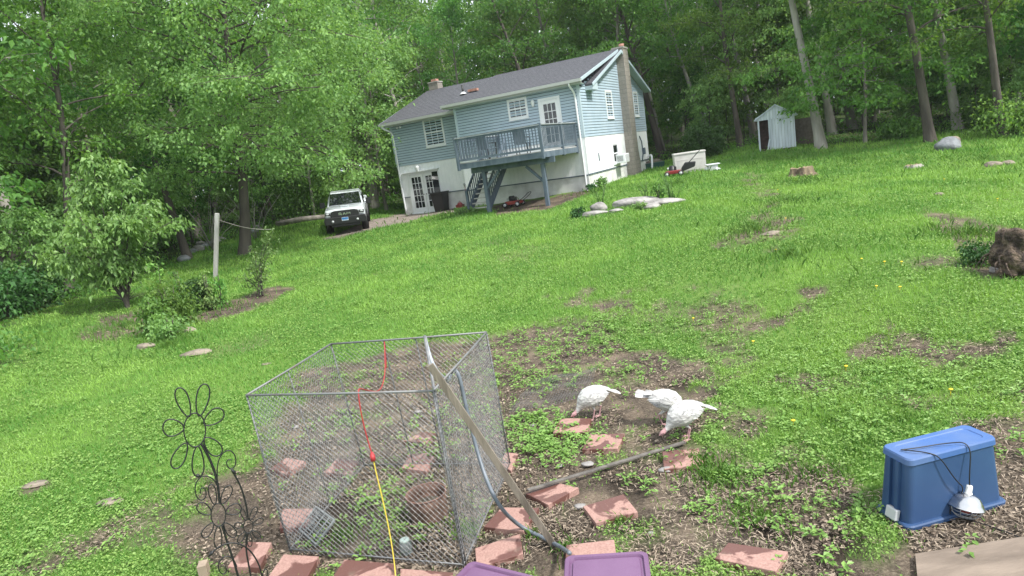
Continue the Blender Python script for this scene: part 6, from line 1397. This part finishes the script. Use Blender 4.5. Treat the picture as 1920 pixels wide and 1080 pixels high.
def turkey(px, py, rz, s, label, headx=.0, headz=0., legs=((.035, .05), (-.04, -.045)), tail=-.35, headside=0.):
    q = Vector(at_z(px, py, 0)); q = onground(q.x, q.y, -.008)
    spine = [(-.185, .315, .012, .012), (-.17, .312, .055, .05), (-.12, .305, .09, .085), (-.05, .292, .116, .114), (.02, .275, .128, .13), (.085, .252, .12, .128), (.138, .226, .088, .1), (.17, .2, .056, .066), (.198+headx*.3, .172+headz*.3, .036, .042), (.224+headx*.6, .15+headz*.6, .025, .028), (.248+headx, .132+headz, .02, .023), (.268+headx, .118+headz, .024, .027), (.288+headx, .11+headz, .021, .023), (.304+headx, .1+headz, .011, .012), (.322+headx, .088+headz, .003, .003)]
    LIFT = .025; spine = [(x, z+LIFT*max(0, 1-max(0, x-.1)/.15), rw, rh) for x, z, rw, rh in spine]
    mb = MB(); n_ = 16; V = []
    for i, (x, z, rw, rh) in enumerate(spine):
        a = spine[max(i-1, 0)]; b = spine[min(i+1, len(spine)-1)]; tv = Vector((b[0]-a[0], 0, b[1]-a[1])).normalized(); up = Vector((-tv.z, 0, tv.x)); yo = headside*max(0, (i-7)/6)**1.3
        for k in range(n_): an = 2*math.pi*k/n_; V.append(Vector((x, yo, z)) + up*rh*math.sin(an) + Vector((0, rw*math.cos(an), 0)))
    mb.add(V, [(i*n_+k, (i+1)*n_+k, (i+1)*n_+(k+1) % n_, i*n_+(k+1) % n_) for i in range(len(spine)-1) for k in range(n_)]+[tuple(range(n_)), tuple((len(spine)-1)*n_+k for k in range(n_))[::-1]], True)
    for sgn, (fx, bx_) in zip((1, -1), legs):
        hip = Vector((0, .045*sgn, .28)); knee = Vector((bx_*.3+.03, .05*sgn, .2)); hock = Vector((fx-.035, .048*sgn, .13)); foot = Vector((fx, .045*sgn, .012))
        mb.tube([hip, hip.lerp(knee, .5), knee, hock, hock.lerp(foot, .5), foot], [.055, .042, .025, .0115, .009, .010], 9)
        for a in (-.6, 0, .6): mb.tube([foot, foot+Vector((math.cos(a)*.04, math.sin(a)*.04, .002)), foot+Vector((math.cos(a)*.075, math.sin(a)*.075, -.006))], [.009, .008, .004], 7)
        mb.tube([foot, foot+Vector((-.035, 0, 0))], [.008, .004], 7)
    mb.tube([(.275+headx, headside, .115+headz), (.286+headx, headside, .09+headz), (.28+headx, headside, .068+headz)], [.012, .01, .004], 7)
    me = bpy.data.meshes.new('turkey'); me.from_pydata([tuple(v) for v in mb.v], [], mb.f); me.update(); tmp = bpy.data.objects.new('turkey', me); COL.objects.link(tmp)
    md = tmp.modifiers.new('r', 'REMESH'); md.mode = 'VOXEL'; md.voxel_size = .0042; md.use_smooth_shade = True; sm = tmp.modifiers.new('s', 'SMOOTH'); sm.iterations = 3; sm.factor = .5
    dg = bpy.context.evaluated_depsgraph_get(); me2 = bpy.data.meshes.new_from_object(tmp.evaluated_get(dg)); bpy.data.objects.remove(tmp); me2.materials.clear(); me2.materials.append(M_TURK)
    co = np.empty(len(me2.vertices)*3, np.float32); me2.vertices.foreach_get('co', co); co = co.reshape(-1, 3)
    bare = np.clip((co[:, 0]-(.236+headx*.6))/.012, 0, 1)*(co[:, 2] < .2+max(headz, 0)); bare = np.maximum(bare, np.clip((.155-co[:, 2])/.02, 0, 1)*(co[:, 0] < .15)); fattr(me2, 'bare', bare)
    o = bpy.data.objects.new('turkey', me2); o.location = q; o.rotation_euler = (0, 0, rz); o.scale = (s, s, s); link(o); tag(o, label, 'turkey')
    rnd_ = random.Random(int(px))
    def feather(mb, p, d, l, w, nrm, n2=7):
        d = d.normalized(); sv_ = d.cross(nrm).normalized(); nn = sv_.cross(d); V = []
        for i in range(n2+1):
            t = i/n2; ww = w*(math.sin(math.pi*min(1, t*.82+.12))**.6)*.5; c = p+d*l*t-Vector((0, 0, l*.12*t*t)); V += [c-sv_*ww-nn*.002, c+nn*.003, c+sv_*ww-nn*.002]
        mb.add(V, [(i*3+k, i*3+k+1, i*3+k+4, i*3+k+3) for i in range(n2) for k in (0, 1)], True)
    mb = MB()
    for k in range(9): a = (k-4)*.1; feather(mb, Vector((-.15, .006*(k-4), .36-.003*abs(k-4)+.002*k)), Vector((-1, a*1.1, tail+.02*abs(k-4))), .185, .04, Vector((0, a, 1)))
    for k in range(7): a = (k-3)*.12; feather(mb, Vector((-.12, .012*(k-3), .39)), Vector((-1, a, tail*.9)), .1, .035, Vector((0, a, 1)))
    mb.build('tail', M_FEA, o)
    for sgn in (1, -1):
        mb = MB()
        for row, (x0_, z0_, l_, cnt_) in enumerate(((-.03, .315, .15, 6), (.02, .33, .12, 6), (.06, .34, .09, 5))):
            for k in range(cnt_): feather(mb, Vector((x0_+.012*k, sgn*(.121-.006*row+.004*math.sin(k)), z0_+.03-.013*k)), Vector((-1, -sgn*.16, -.02-.035*k+.1)), l_-.006*k, .026, Vector((.1, sgn, .5)))
        mb.build('wing', M_FEA, o)
    mb = MB()
    for sgn in (1, -1): mb.blob((.28+headx, headside+sgn*.0225, .118+headz), (.0045, .003, .0045), 8, 6)
    mb.build('eye', M_BLACK, o)
    return o
turkey(1118, 780, math.radians(188), .93, 'white turkey pecking alone at the left, facing left', legs=((.06, .05), (-.05, -.045)))
turkey(1250, 792, math.radians(-22), .92, 'white turkey behind the front one, facing right with raised tail', headx=-.0, headz=.06, tail=.25)
turkey(1290, 822, math.radians(190), .95, 'white turkey in front with its head down beside the plank', legs=((.02, .05), (-.02, -.045)), headx=.0, headz=.02)
